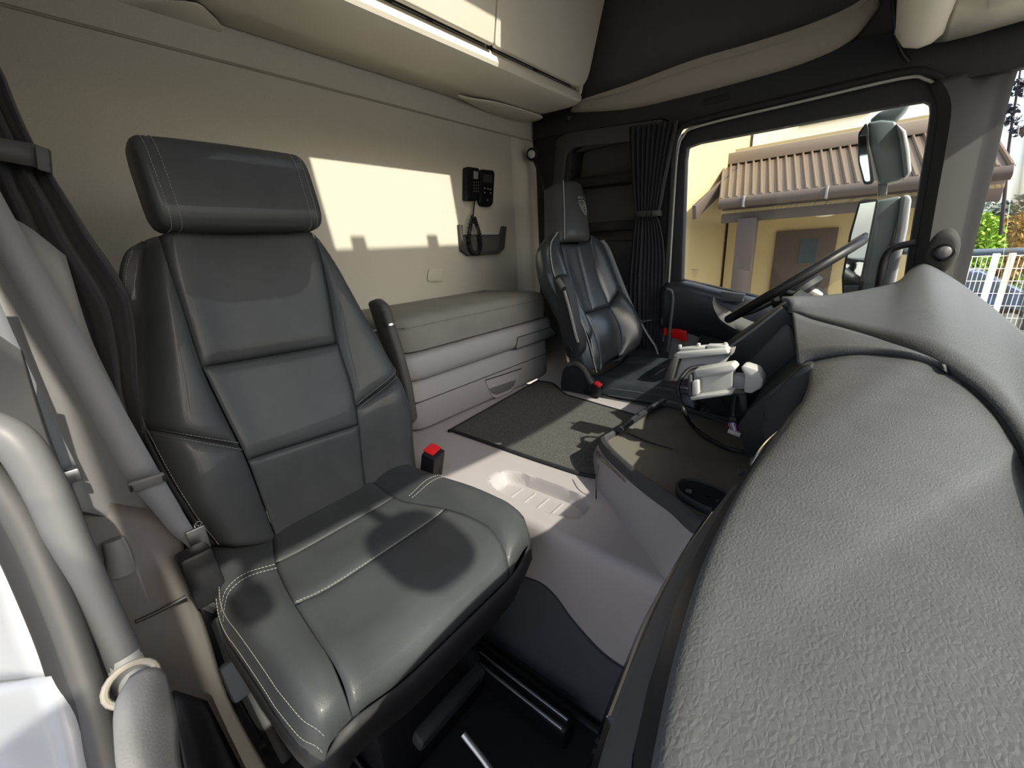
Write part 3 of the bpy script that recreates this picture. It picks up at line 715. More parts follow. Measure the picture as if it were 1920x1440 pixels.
# dark lower carpet trim on the side of the tunnel, with a flowing top edge
fo = [PY(a, b, .640) for a, b in ((900, 1070), (985, 1085), (1030, 1110), (1075, 1170), (1130, 1230), (1190, 1270), (1290, 1330), (1290, 1500), (860, 1420), (800, 1200))]
prism('side_carpet', [V((p.x, .640, max(.005, p.z))) for p in smooth_path(fo, 5, True)], (0, .008, 0), mat('carpet_side_grey', (.055, .056, .064), .9, bump=('noise', 1200, .4, .002)), tun, bevel=.003)
fm = thing('floor_mat', 'rubber floor mat in the dark passenger footwell', 'mat', (-.4, .33, 0))
ring = rounded([(-.95, .04, .002), (-.05, .04, .002), (-.05, .615, .002), (-.95, .615, .002)], .05)
prism('base', ring, (0, 0, .012), mat('rubber_mat', (.010, .010, .012), .8, bump=('noise', 700, .5, .002)), fm, bevel=.004)
tube('raised_rim', [V(p)+V((0, 0, .014)) for p in ring], .008, RUBBER, fm, closed=True, n=2, seg=6)
# carpet mat on the tunnel
mp = [PZ(a, b, ZT+.002) for a, b in ((846, 808), (1008, 716), (1036, 720), (1060, 742), (1175, 776), (1290, 812), (1150, 900), (1095, 893), (1000, 862))]
mp = [(max(-1.150, p.x), p.y, p.z) for p in mp]
mt = thing('tunnel_mat', 'charcoal carpet mat with bound edge on the taupe tunnel', 'mat', (-.8, 1.2, ZT))
mring = rounded(mp, .03)
prism('carpet', mring, (0, 0, .006), CARPET, mt, bevel=.002)
tube('bound_edge', [V(p)+V((0, 0, .004)) for p in mring], .006, RUBBER, mt, closed=True, n=2, seg=8)
lb = PZ(932, 832, ZT+.009); box('mat_label', lb, (.028, .010, .001), LIGHTG, mt, bevel=0, rot=.6)
# centre tray
ZTR = .605
tray = thing('centre_tray', 'taupe storage tray with ribbed rubber inlay and cup holder', 'tray', (-.35, 1.0, ZT))
ft = [(1128, 826), (1148, 806), (1245, 752), (1300, 768), (1440, 806), (1470, 900), (1345, 985), (1260, 938), (1180, 880)]
ftz = [PZ(a, b, ZTR) for a, b in ft]
base_px = [(1112, 905), (1125, 830), (1250, 770), (1330, 790), (1470, 830), (1500, 960), (1290, 1106), (1200, 1040), (1140, 960)]
bpz = [PZ(a, b, ZT-.02) for a, b in base_px]
bs = smooth_path(bpz, 5, True); tp_ = smooth_path(ftz, 5, True)
rows = [[b.lerp(t, k) for b, t in zip(bs, tp_)] for k in (0, .5, .84)]
grid('body', rows, TAUPE, tray, closed=True, auto=60)
rim = [[b.lerp(t, .84)+V((0, 0, 0)) for b, t in zip(bs, tp_)], [b.lerp(t, .86) for b, t in zip(bs, tp_)], [b.lerp(t, .96) for b, t in zip(bs, tp_)], list(tp_)]
cen_ = sum(tp_, V((0, 0, 0)))/len(tp_)
rim += [[t.lerp(cen_, .05)+V((0, 0, .004)) for t in tp_], [t.lerp(cen_, .085)+V((0, 0, .0)) for t in tp_], [t.lerp(cen_, .09)-V((0, 0, .014)) for t in tp_]]
rim[0] = [p+(p-cen_).normalized()*.003 for p in rim[0]]
grid('rim', rim, mat('plastic_rim_grey', (.045, .045, .048), .6, bump=('noise', 600, .3, .001)), tray, closed=True, auto=50)
inl = [t.lerp(cen_, .085)-V((0, 0, .012)) for t in tp_]
# rubber inlay with fine ribs and a painted-dark well for the cups
cup_c = PZ(1322, 922, ZTR-.01); rib = mat('rubber_ribbed', (.17, .158, .135), .75, bump=('wave_x', 160, .9, .0025))
prism('rubber_inlay', inl, (0, 0, -.01), rib, tray, bevel=0)
cr_ = rounded([PZ(a, b, ZTR+.002) for a, b in ((1256, 918), (1285, 890), (1375, 925), (1392, 965), (1340, 965))], .05, 5)
ci_ = [p.lerp(sum(cr_, V((0, 0, 0)))/len(cr_), .16) for p in cr_]; cc = sum(cr_, V((0, 0, 0)))/len(cr_)
rows = [[p-V((0, 0, .012)) for p in cr_], [p+V((0, 0, .002)) for p in cr_], [p+V((0, 0, .005)) for p in (a.lerp(b, .5) for a, b in zip(cr_, ci_))], ci_, [p.lerp(cc, .1)-V((0, 0, .012)) for p in ci_], [p.lerp(cc, .16)-V((0, 0, .055)) for p in ci_], [p.lerp(cc, .9)-V((0, 0, .058)) for p in ci_]]
for r in rows[4:]:
    for i, p in enumerate(r): pass
cup = grid('cup_holder', rows[:4], DARK, tray, closed=True, auto=60)
well = [[p+V((0, 0, .001)) for p in ci_], [p.lerp(cc, .92)+V((0, 0, .0005)) for p in ci_]]
grid('cup_well_shade', well, mat('well_shade_black', (.003, .003, .004), .9), cup, closed=True)  # flat black sheet, the well's inner shade painted as colour
for a, b in ((1292, 921), (1350, 942)): box('cup_clip', PZ(a, b, ZTR+.008), (.014, .01, .008), DARKG, cup, bevel=.003)
# divider line, chrome latch, drawer gap, side rail
tube('inlay_groove', [PZ(a, b, ZTR-.006) for a, b in ((1176, 812), (1215, 828), (1262, 842))], .002, BLACK, tray, n=4, seg=6)
lt = [PY(a, b, PZ(1150, 880, ZT+.07).y-.012) for a, b in ((1120, 850), (1135, 860), (1170, 892), (1176, 905), (1160, 893), (1125, 866))]
tube('latch_strip', [PZ(a, b, ZTR-.03) for a, b in ((1119, 848), (1134, 866), (1154, 884), (1174, 903))], .0045, CHROME, tray, n=4, seg=8)
tube('drawer_gap', [PZ(a, b, c) for a, b, c in ((1122, 872, .575), (1118, 905, .545), (1118, 935, .50))], .0015, BLACK, tray, n=4, seg=6)
tube('side_rail', [PZ(a, b, ZTR+.012) for a, b in ((1162, 806), (1200, 778), (1244, 752))], .010, DARK, tray, n=4, seg=8)
tube('far_rail', [PZ(a, b, ZTR+.012) for a, b in ((1240, 757), (1300, 772), (1370, 795), (1420, 808))], .007, DARK, tray, n=4, seg=8)

# ================================================================== bunk
def rrect(x0, x1, y0, y1, z, r, n=5, ins=0.):
    x0 += ins*0; x1 -= ins; y0 += ins; y1 -= ins; P = []
    for cx, cy, a0 in ((x1-r, y1-r, 0), (x0+.01, y1-.01, 90), (x0+.01, y0+.01, 180), (x1-r, y0+r, 270)):
        rr = r if a0 in (0, 270) else .01
        for k in range(n+1):
            a = math.radians(a0+90*k/n); P.append(V((cx+rr*math.cos(a), cy+rr*math.sin(a), z)))
    return P
def rloft(name, x0, x1, y0, y1, prof, r, m, parent, cap=True, dome=0.):
    """stack of rounded rectangles; prof = [(z, inset)...]; front is +x"""
    rows = [rrect(x0, x1, y0, y1, z, r, ins=i) for z, i in prof]
    vs = [v for q in rows for v in q]; n = len(rows[0])
    fs = [(i*n+j, i*n+(j+1) % n, (i+1)*n+(j+1) % n, (i+1)*n+j) for i in range(len(rows)-1) for j in range(n)]
    if cap:
        top = rows[-1]; c = sum(top, V((0, 0, 0)))/n
        for k in (.2, .45, .7):
            vs += [p.lerp(c, k)+V((0, 0, dome*math.sin(k*math.pi/2))) for p in top]
        m_ = len(rows)
        for i in range(m_-1, m_+2): fs += [(i*n+j, i*n+(j+1) % n, (i+1)*n+(j+1) % n, (i+1)*n+j) for j in range(n)]
        fs.append(tuple((m_+2)*n+j for j in range(n))); fs.append(tuple(range(n-1, -1, -1)))
    return obj(name, vs, fs, m, parent, auto=50)
XB = -1.165; yb0, yb1 = .80, 1.705
za = PX(768, 707, XB).z; zb = PX(1042, 638, XB).z; zlip0 = (za+zb)/2
zl1 = (PX(757, 662, XB+.02).z+PX(1053, 600, XB+.02).z)/2
zm = (PX(752, 596, XB).z+PX(1045, 545, XB).z)/2
st = thing('bunk_storage', 'taupe storage box with a drawer under the bunk', 'storage box', (-1.4, 1.25, ZT))
rloft('body', -1.59, XB, yb0, yb1, [(ZT+.003, .012), (ZT+.018, 0), (zlip0-.012, 0), (zlip0, .01)], .075, TAUPE, st)
zs = (PX(773, 750, XB).z+PX(1043, 662, XB).z)/2
P0 = rrect(-1.59, XB+.001, yb0, yb1, zs, .075); tube('drawer_seam', [p for p in P0 if p.x > -1.35][-8:]+[p for p in P0 if p.x > -1.35][:6], .0022, DARKG, st, n=2, seg=5)
lip = rloft('bunk_frame', -1.59, XB+.022, yb0-.02, yb1+.02, [(zlip0+.004, .02), (zlip0+.012, .008), (zlip0+.03, 0), (zl1-.01, 0), (zl1, .008), (zl1+.004, .03)], .085, TAUPE, st)
hp_ = rounded([PX(a, b, XB+.026) for a, b in ((969, 654), (972, 634), (1034, 614), (1044, 627))], .006)
prism('grip_panel', hp_, (-.004, 0, 0), MIDG, st, bevel=.0015)
prism('grip_edge', rounded([PX(a, b, XB+.0235) for a, b in ((967, 656), (970, 632), (1035, 612), (1047, 628))], .006), (-.003, 0, 0), DARKG, st, bevel=.001)
# drawer handle recess
hr_o = [PX(a, b, XB+.005) for a, b in ((910, 713), (977, 691), (967, 722), (958, 735), (930, 747), (922, 742))]
hr_i = [PX(a, b, XB+.006) for a, b in ((917, 729), (968, 712), (963, 724), (955, 731), (932, 740), (924, 738))]
prism('handle_surround', rounded(hr_o, .008), (-.008, 0, 0), TAUPE, st, bevel=.002)
prism('handle_recess', rounded([p+V((.0015, 0, 0)) for p in hr_i], .005), (-.006, 0, 0), mat('taupe_recess_shade', (.10, .095, .092), .6), st, bevel=.001)  # raised plate; its darker taupe paints the shade of a recess
tube('handle_shadow_gap', [p+V((.001, 0, 0)) for p in (hr_o[0], hr_o[1])], .0022, BLACK, st, n=3, seg=6)
ms = rloft('bunk_mattress', -1.59, XB+.004, yb0-.005, yb1+.01, [(zl1+.002, .02), (zl1+.012, .004), (zl1+.05, .0), (zm-.035, .0), (zm-.012, .008), (zm, .03)], .09, GREYFAB, None, dome=.010)
tag(ms, 'grey fabric bunk mattress on the taupe storage box', 'mattress')
q = rrect(-1.59, XB+.006, yb0-.005, yb1+.01, zm-.03, .09); tube('seam_piping', [p for p in q if p.x > -1.35][-8:]+[p for p in q if p.x > -1.35][:6], .0025, GREYFAB, ms, n=2, seg=6)

# ================================================================== overhead cabinet on the rear wall
cab = thing('overhead_cabinet', 'beige overhead cabinet with two lift doors on the rear wall', 'cabinet', (-1.4, 1.1, 1.80))
def cabx(z): return -1.205+.20*(z-1.86)
ycr = 2.145
def csec(y, e=0.):
    # e pulls the section in at the rounded right end
    pr = [(-1.585, 1.812), (-1.45, 1.806), (-1.30, 1.800), (-1.245, 1.803), (-1.228, 1.810), (-1.222, 1.822), (-1.232, 1.856), (-1.240, 1.862)]
    return [(x-e*.6*(1 if x > -1.3 else 0), y, z+e) for x, z in pr]
rows = [csec(-.04)]+[csec(y) for y in np.linspace(.2, ycr-.06, 10)]+[csec(ycr-.03, .004), csec(ycr-.01, .014), csec(ycr, .032)]
grid('underside', rows, PLASTB, cab, thick=.01, auto=40, flip=True)
def door_(y0, y1, rr):
    z0, z1 = 1.8635, 2.39
    pts = [(cabx(z0), y0, z0), (cabx(z0), y1, z0), (cabx(z1), y1+(.08 if rr else 0), z1), (cabx(z1), y0, z1)]
    return prism('door', rounded(pts, [.012, .09 if rr else .012, .01, .01]), (-.02, 0, 0), PLASTB, cab, bevel=.006, seg=3)
d1 = door_(.42, 1.438, 0); d2 = door_(1.444, ycr-.012, 1); door_(-.04, .414, 0)
prism('end_panel', [(-1.59, ycr-.02, 1.83), (-1.235, ycr-.02, 1.85), (cabx(2.39)-.02, ycr+.075, 2.39), (-1.59, ycr+.07, 2.39)], (0, .02, 0), PLASTB, cab, bevel=.01)
box('inner_case', (-1.42, 1.02, 2.11), (.33, 2.1, .5), DARKB, cab, bevel=0)
for y0, y1 in ((1.0, 1.13), (1.16, 1.425), (1.46, 1.72), (1.76, 1.80), (1.80, 2.08)):
    tube('latch_slot', [(-1.233, y0, 1.8625), (-1.233, y1, 1.8625)], .0022, mat('latch_dark', (.16, .145, .13), .7), cab, n=1, seg=6)
cs = [PZ(a, b, 1.8005) for a, b in ((858, 178), (885, 183), (930, 190), (985, 206), (1018, 219), (985, 228), (940, 218), (900, 202))]
prism('moulded_relief', smooth_path(cs, 4, True), (0, 0, -.006), PLASTB, cab, bevel=.003)
cs = [PZ(a, b, 1.802) for a, b in ((170, 0), (345, 0), (390, 20), (415, 58), (300, 30), (230, 14))]
prism('moulded_relief', smooth_path(cs, 3, True), (0, 0, -.005), PLASTB, cab, bevel=.003)

# ================================================================== on the rear wall: handset, remote, pocket, lamp
ph = thing('phone_handset', 'black telephone handset with keypad hanging on the rear wall', 'telephone', PX(886, 370, XR))
hs = rounded([PX(a, b, XR+.03) for a, b in ((875, 312), (899, 315), (899, 374), (892, 377), (874, 376))], .012)
hbod = prism('handset', hs, (-.03, 0, 0), GLOSSB, ph, bevel=.006, seg=3)
prism('display', rounded([PX(a, b, XR+.0312) for a, b in ((888, 320), (897, 322), (896, 336), (888, 335))], .003), (-.002, 0, 0), mat('lcd_grey', (.18, .19, .20), .2), ph, bevel=0)
for r in range(4):
    for c in range(3):
        box('key', PX(889+4*c, 342+5.5*r, XR+.0315), (.003, .006, .006), mat('key_grey', (.12, .12, .13), .5), ph, bevel=.001)
rc = thing('remote_control', 'black remote control panel beside the telephone handset', 'remote control', PX(913, 350, XR))
rs = rounded([PX(a, b, XR+.022) for a, b in ((903, 317), (926, 319), (928, 326), (925, 382), (919, 388), (904, 387), (899, 378))], .010)
prism('case', rs, (-.022, 0, 0), GLOSSB, rc, bevel=.005, seg=3)
prism('screen', rounded([PX(a, b, XR+.0232) for a, b in ((906, 326), (924, 328), (923, 343), (905, 342))], .003), (-.002, 0, 0), mat('screen_dark', (.03, .032, .036), .12), rc, bevel=0)
for a, b in ((909, 353), (915, 354), (920, 355), (909, 361), (920, 362), (914, 375)): box('button', PX(a, b, XR+.0235), (.003, .007, .007), mat('button_grey', (.30, .30, .30), .5), rc, bevel=.0015)
pk = thing('mesh_pocket', 'grey mesh pocket with dark frame on the rear wall', 'pocket', PX(905, 470, XR))
fo_ = [(862, 421), (868, 423), (868, 440), (940, 440), (944, 424), (950, 425), (946, 466), (934, 476), (880, 480), (866, 470)]
fi_ = [(867, 442), (868, 441), (868.5, 442), (940, 441), (940.5, 441), (941, 442), (938, 463), (930, 470), (883, 473), (871, 466)]
plate_hole('frame', [PX(a, b, XR+.022) for a, b in fo_], [PX(a, b, XR+.022) for a, b in fi_], (-.02, 0, 0), DARKG, pk, bevel=.003)
prism('mesh', [PX(a, b, XR+.014) for a, b in fi_], (-.003, 0, 0), mat('mesh_grey', (.10, .10, .095), .8, bump=('voronoi', 140, 1, .004)), pk, bevel=0)
# coiled cord
def coil(pth, R, turns, r, m, parent, name):
    P = smooth_path(pth, 40); N = len(P); out = []
    for i, p in enumerate(P):
        t = (P[min(N-1, i+1)]-P[max(0, i-1)]).normalized(); s = t.cross(V((1, 0, 0))).normalized(); u = t.cross(s); a = 2*math.pi*turns*i/(N-1); out.append(p+s*R*math.cos(a)+u*R*math.sin(a))
    return tube(name, out, r, m, parent, seg=5, smoothp=False)
tube('straight_cord', [PX(890, 376, XR+.018), PX(888, 395, XR+.02), PX(887, 408, XR+.028)], .004, BLACK, ph, n=5)
coil([PX(a, b, XR+.036) for a, b in ((887, 405), (881, 430), (880, 455), (886, 472), (896, 474), (901, 460), (899, 440), (893, 420), (889, 408))], .009, 58, .0034, BLACK, ph, 'coiled_cord')
lp = thing('reading_lamp', 'small reading lamp on a gooseneck in the rear corner', 'lamp', PY(1021, 415, YF))
lh = PY(994, 287, YF-.14)
disc('lamp_head', lh+V((-.0, .03, -.004)), (.35, -.9, -.15), .04, .03, DARK, lp, prof=[(0, 0), (.022, 0), (.032, .01), (.034, .03), (.028, .036), (.026, .03)])
disc('lamp_lens', lh+V((.006, .006, -.006)), (.35, -.9, -.15), .022, .008, mat('lens_white', (.42, .42, .41), .3), lp, prof=[(.022, 0), (.020, .008), (.010, .012), (0, .013)])
tube('gooseneck', [lh+V((.0, .03, -.03)), PY(1008, 318, YF-.08), PY(1018, 350, YF-.04), PY(1023, 385, YF-.02), PY(1020, 425, YF-.01)], .006, BLACK, lp, n=8)
# ================================================================== driver seat
ds = thing('driver_seat', 'glossy black leather driver seat with an embossed headrest emblem', 'seat', (-.72, 1.78, 0))
DF = Frame((-.845, 1.77, .57), (-.24, 0, .65))
def dd(s, h):
    q = abs(s)/.25
    return .045*math.exp(-((q-.85)/.3)**2)*min(1, max(.15, 1.1-h*1.3))+.014*math.exp(-((h-.17)/.12)**2)
K = lambda *l: pcurve(l, DF)
clm = K((1052, 457), (1057, 490), (1062, 517), (1072, 560), (1093, 588)); cmm = K((1082, 457), (1088, 490), (1095, 517), (1103, 552), (1112, 583)); crm = K((1107, 450), (1113, 485), (1121, 517), (1131, 548), (1140, 574))
bk2, _ = panel('backrest', DF, clm, cmm, LEATHER2, ds, dd, nu=12, groove=.005, rad=.008)
panel('back_panel', DF, cmm, crm, LEATHER2, ds, dd, nu=12, groove=.005, rad=.008)
cl2 = K((1093, 588), (1103, 612), (1110, 647), (1110, 700)); cr2 = K((1140, 574), (1150, 600), (1160, 632), (1162, 664))
panel('back_panel', DF, cl2, cr2, LEATHER2, ds, dd, groove=.008, rad=.01, bulge=.02)
olm = K((1044, 437), (1028, 460), (1031, 500), (1040, 530), (1058, 568), (1072, 600), (1088, 640)); il = K((1052, 447), (1052, 470), (1058, 500), (1064, 530), (1074, 562), (1090, 588), (1100, 612))
panel('bolster', DF, olm, il, LEATHER2, ds, dd, edges=(0, 1, 0, 0), groove=.01, nu=12, bulge=.01)
panel('bolster', DF, K((1088, 640), (1094, 672), (1100, 695)), K((1100, 612), (1109, 650), (1110, 698)), LEATHER2, ds, dd, edges=(0, 1, 0, 0), nu=10, bulge=.006)
orm = K((1107, 443), (1128, 462), (1143, 500), (1156, 538)); ir = K((1107, 447), (1113, 485), (1121, 517), (1141, 574))
panel('bolster', DF, ir, orm, LEATHER2, ds, dd, edges=(1, 0, 0, 1), groove=.01, nu=12, bulge=.008)
panel('bolster', DF, K((1141, 574), (1150, 600), (1160, 632), (1162, 668)), K((1157, 538), (1180, 566), (1195, 602), (1185, 645), (1166, 669)), LEATHER2, ds, dd, edges=(1, 0, 1, 0), groove=.012, nu=16, bulge=.03)
full_l = K((1044, 437), (1028, 460), (1031, 500), (1040, 530), (1058, 568), (1072, 600), (1094, 672), (1104, 702)); full_r = K((1107, 443), (1128, 462), (1143, 500), (1157, 540), (1180, 566), (1195, 602), (1185, 645), (1160, 675))
Lr = resample(smooth2(full_l), 22); Rr = resample(smooth2(full_r), 22)
rows = [[DF.P(l.x-.004, l.y, dd(l.x, l.y)-.003), DF.P(l.x-.01, l.y, -.05)]+[DF.P(l.x+(r.x-l.x)*t, l.y+(r.y-l.y)*t, -.11) for t in (.1, .5, .9)]+[DF.P(r.x+.01, r.y, -.05), DF.P(r.x+.004, r.y, dd(r.x, r.y)-.003)] for l, r in zip(Lr, Rr)]
grid('back_shell', rows, LEATHER2, ds, thick=-.004)
tube('piping', [DF.P(a-.004, h, dd(a, h)+.004) for a, h in smooth2(full_l, 3)], .0028, mat('piping_grey', (.25, .25, .24), .6), ds, n=2, seg=6)
hl2 = K((1049, 343), (1051, 400), (1051, 452)); hr2 = K((1081, 343), (1093, 372), (1103, 452))
def hd_(s, h): return .02-.10*max(0, h-.78)**2*8
hL = resample(hl2, 14); hR = resample(hr2, 14); rows = []
for i, (l, r) in enumerate(zip(hL, hR)):
    e = .012 if i in (0, 13) else 0
    rows.append([DF.P(l.x-.028, l.y, -.075), DF.P(l.x-.03, l.y, -.03), DF.P(l.x-.012, l.y, .012-e), DF.P(l.x, l.y, .02-e)]+[DF.P(l.x+(r.x-l.x)*t, l.y+(r.y-l.y)*t, .024+.008*math.sin(math.pi*t)-e) for t in (.12, .3, .5, .7, .88)]+[DF.P(r.x, r.y, .012-e), DF.P(r.x+.012, r.y, -.02), DF.P(r.x+.01, r.y, -.075)])
n_ = len(rows[0]); rows = [[p.lerp(sum(rows[0], V((0, 0, 0)))/n_, .5)-DF.n*.01 for p in rows[0]]]+rows+[[p.lerp(sum(rows[-1], V((0, 0, 0)))/n_, .4)-DF.n*.02 for p in rows[-1]]]
hr_d = grid('headrest', rows, LEATHER, ds, auto=70, closed=True)
tube('headrest_piping', [DF.P(l.x-.001, l.y, .023) for l in hL], .0024, mat('piping_grey', (.25, .25, .24), .6), hr_d, n=2, seg=6)
# embossed shield emblem with a crowned griffin-like head in outline
ec = DF.uv(1082, 394); 
def em(l): return [DF.P(ec[0]+a*.001, ec[1]+b*.001, .036) for a, b in l]
EMB = mat('emboss_grey', (.22, .24, .24), .4)
tube('emblem_outline', em([(-24, 26), (0, 30), (24, 26), (25, 0), (14, -28), (0, -42), (-14, -28), (-25, 0)]), .0022, EMB, hr_d, closed=True, n=4, seg=6)
tube('emblem_inner', em([(-16, 18), (16, 18), (15, -4), (0, -30), (-15, -4)]), .0016, EMB, hr_d, closed=True, n=3, seg=6)
tube('emblem_crown', em([(-17, 38), (-17, 46), (-8, 42), (0, 49), (8, 42), (17, 46), (17, 38)]), .0018, EMB, hr_d, n=3, seg=6)
tube('emblem_head', em([(-8, -14), (-9, 2), (-4, 12), (6, 11), (11, 4), (4, 3), (1, -3), (6, -12)]), .0018, EMB, hr_d, n=4, seg=6)
# cushion
CF2 = Frame((-.86, 1.78, .545), (1, 0, .03)); CF2.n = V((-.03, 0, 1)).normalized()
def cd2(s, l):
    q = abs(s)/.25; r = .07; dl = l-(.48-r); return .02*math.exp(-((q-.8)/.25)**2)+(-(r-math.sqrt(max(1e-6, r*r-min(dl, r*.98)**2))) if dl > 0 else 0)-(.05*max(0, q-.86)**2/.02 if q > .86 else 0)
cs2, _ = panel('cushion', CF2, [(-.13, -.02), (-.15, .48)], [(.13, -.02), (.15, .48)], LEATHER2, ds, cd2, groove=.006)
panel('cushion_bolster', CF2, [(-.25, -.02), (-.255, .3), (-.25, .47)], [(-.13, -.02), (-.14, .2), (-.15, .48)], LEATHER2, ds, cd2, edges=(0, 1, 0, 0))
panel('cushion_bolster', CF2, [(.13, -.02), (.14, .2), (.15, .48)], [(.25, -.02), (.255, .3), (.25, .47)], LEATHER2, ds, cd2, edges=(1, 0, 0, 0))
sk2 = [(-.25, -.02), (-.255, .15), (-.255, .3), (-.25, .47), (-.15, .482), (0, .485), (.15, .482), (.25, .47), (.255, .3), (.25, -.02)]
rows = [[CF2.P(s, l, cd2(s, l)+.001), CF2.P(s*1.01, l+.004, cd2(s, l)-.03), CF2.P(s*.97, l-.01, cd2(s, l)-.09)] for s, l in sk2]
grid('cushion_skirt', rows, LEATHER, ds, thick=.004, auto=60)
for o_ in (0, .01): stitches('stitching', [CF2.P(-.252+o_, l, cd2(-.252+o_, l)+.003) for l in np.linspace(.1, .46, 20)], CF2.n, THREAD, cs2)
box('pedestal', (-.76, 1.80, .24), (.40, .30, .48), BLACK, ds, bevel=.02)
# side shield towards the tunnel, armrest, buckle
ss_ = [PY(a, b, 1.50) for a, b in ((1050, 716), (1054, 694), (1066, 682), (1082, 680), (1096, 692), (1104, 708), (1112, 720), (1098, 724), (1092, 740), (1050, 740))]
prism('side_shield', ss_, (0, .035, 0), DARK, ds, bevel=.008, seg=3)
tube('shield_edge', [PY(a, b, 1.495) for a, b in ((1066, 684), (1082, 682), (1096, 694), (1104, 710), (1110, 720))], .012, DARKG, ds, n=5)
ar2 = [PY(a, b, 1.46) for a, b in ((1036, 520), (1046, 514), (1056, 520), (1068, 556), (1078, 610), (1089, 640), (1088, 660), (1078, 672), (1062, 672), (1052, 640), (1046, 590))]
am = prism('armrest', ar2, (0, .06, 0), DARK, ds, bevel=.012, seg=3)
tube('armrest_lit_edge', [PY(a, b, 1.452) for a, b in ((1058, 545), (1068, 580), (1078, 622), (1084, 642))], .006, MIDG, am, n=4, seg=8)  # paler strip stands in for light caught along the armrest edge
tube('armrest_knob', [PY(1046, 524, 1.46), PY(1056, 540, 1.46)], .013, SATIN, ds, n=2, seg=14)
disc('armrest_hinge', PY(1067, 656, 1.458), (0, -1, 0), .018, .006, BLACK, ds)
b2 = PY(1122, 722, 1.49)
bb = box('buckle', b2-V((.01, 0, .025)), (.035, .03, .06), BLACK, ds, bevel=.005); box('release_button', b2+V((.002, -.006, .006)), (.03, .03, .012), RED, bb, bevel=.004, rot=Matrix.Rotation(.5, 3, 'Y'))
# its belt
db = thing('seat_belt', 'dark seat belt hanging over the far shoulder of the driver seat', 'seat belt', (-.9, 2.0, .6))
bp_ = [(1124, 452), (1136, 470), (1152, 510), (1172, 560), (1192, 600), (1201, 604)]; by = [2.04, 2.05, 2.06, 2.07, 2.08, 2.08]
ribbon('webbing', [PY(a, b, y) for (a, b), y in zip(bp_, by)], [PY(a+8, b-3, y)-PY(a, b, y) for (a, b), y in zip(bp_, by)], WEB, db)
tube('lower_webbing', [PY(a, b, 2.08) for a, b in ((1202, 606), (1215, 628), (1228, 648), (1234, 664))], .011, WEB, db, n=5, flat=.3)
tube('tongue', [PY(1197, 604, 2.06), PY(1208, 602, 2.05), PY(1222, 600, 2.04)], .004, CHROME, db, n=3)

# ================================================================== curtains
def curtain(name, label, topl, topr, botl, botr, waist, yfun, n=90, amp=.018, folds=11, tie=None, group=None):
    """gathered cloth: px edges from top to bottom; yfun(v) depth plane"""
    c = thing(name, label, 'curtain', yfun(.99)(botl[0], botl[1]), group)
    rows = []
    for i in range(28):
        v = i/27
        rows.append((v,))
    return c
cu = thing('curtain', 'dark pleated curtain tied back beside the driver door window', 'curtain', (-.85, 2.1, .6), 'cab curtains')
Lc = [(1180, 238), (1181, 280), (1184, 330), (1187, 370), (1192, 400), (1194, 404), (1190, 420), (1183, 470), (1178, 530), (1178, 600), (1182, 655)]
Rc = [(1272, 226), (1264, 262), (1256, 300), (1247, 345), (1238, 392), (1230, 402), (1238, 420), (1246, 470), (1246, 530), (1244, 600), (1240, 655)]
Lp = smooth_path(pys(Lc, YF-.06), 4); Rp = smooth_path(pys(Rc, YF-.05), 4); rows = []
for i, (a, b) in enumerate(zip(Lp, Rp)):
    v = i/(len(Lp)-1); row = []; pin = math.exp(-((v-.5)/.06)**2)
    for j in range(91):
        t = j/90; ph_ = 2*math.pi*9*t**1.1
        am_ = .020*(1-.65*pin)*(1 if v < .5 else (.35 if t > .35 else .9))
        row.append(a.lerp(b, t)+V((0, am_*math.sin(ph_+.4*math.sin(v*5))-.004, 0)))
    rows.append(row)
grid('cloth', rows, CURT, cu, thick=.0015, auto=85)
rows = []
for a, b, z in ((1190, 397, 0), (1190, 408, 1)):
    L_, R_ = PY(a, b, YF-.085), PY(a+46, b-3, YF-.085); rows.append([L_+V((0, .03, 0)), L_]+[L_.lerp(R_, t)-V((0, .008*math.sin(math.pi*t), 0)) for t in (.2, .5, .8)]+[R_, R_+V((0, .03, 0))])
grid('tie_band', rows, DARKG, cu, thick=.003)
for a in (1213, 1221): box('band_clip', PY(a, 402, YF-.095), (.006, .006, .028), BLACK, cu, bevel=.001)
c2 = thing('curtain', 'dark curtain with a tie band behind the passenger seat belt', 'curtain', (-1.05, .05, .6), 'cab curtains')
Ec = [(-60, 40), (0, 128), (30, 200), (62, 268), (85, 300), (100, 330), (135, 385), (170, 440), (215, 505), (245, 560), (258, 640), (262, 720), (275, 800), (280, 880)]
Wc = [(-260, 60), (-230, 150), (-200, 230), (-160, 300), (-150, 330), (-140, 380), (-130, 440), (-120, 520), (-80, 600), (-40, 660), (0, 720), (40, 790), (80, 850), (130, 940)]
Ep = smooth_path([PX(a, b, -1.08) for a, b in Ec], 4); Wp = smooth_path([PX(a, b, -1.06) for a, b in Wc], 4); rows = []
for i, (a, b) in enumerate(zip(Wp, Ep)):
    v = i/(len(Ep)-1); pin = math.exp(-((v-.31)/.05)**2)
    rows.append([a.lerp(b, j/50)+V((.018*(1-.7*pin)*math.sin(2*math.pi*4.5*(j/50)**1.4+1.5*v), 0, 0)) for j in range(51)])
grid('cloth', rows, CURT, c2, thick=.0015, auto=85)
rows = [[PX(a, b, x) for a, b, x in l] for l in (((-90, 235, -1.03), (0, 258, -1.035), (62, 269, -1.04), (92, 280, -1.05), (96, 284, -1.09)), ((-90, 285, -1.03), (0, 301, -1.035), (62, 312, -1.04), (96, 326, -1.05), (99, 328, -1.09)))]
grid('tie_band', rows, DARKG, c2, thick=.004, auto=60, flip=True)
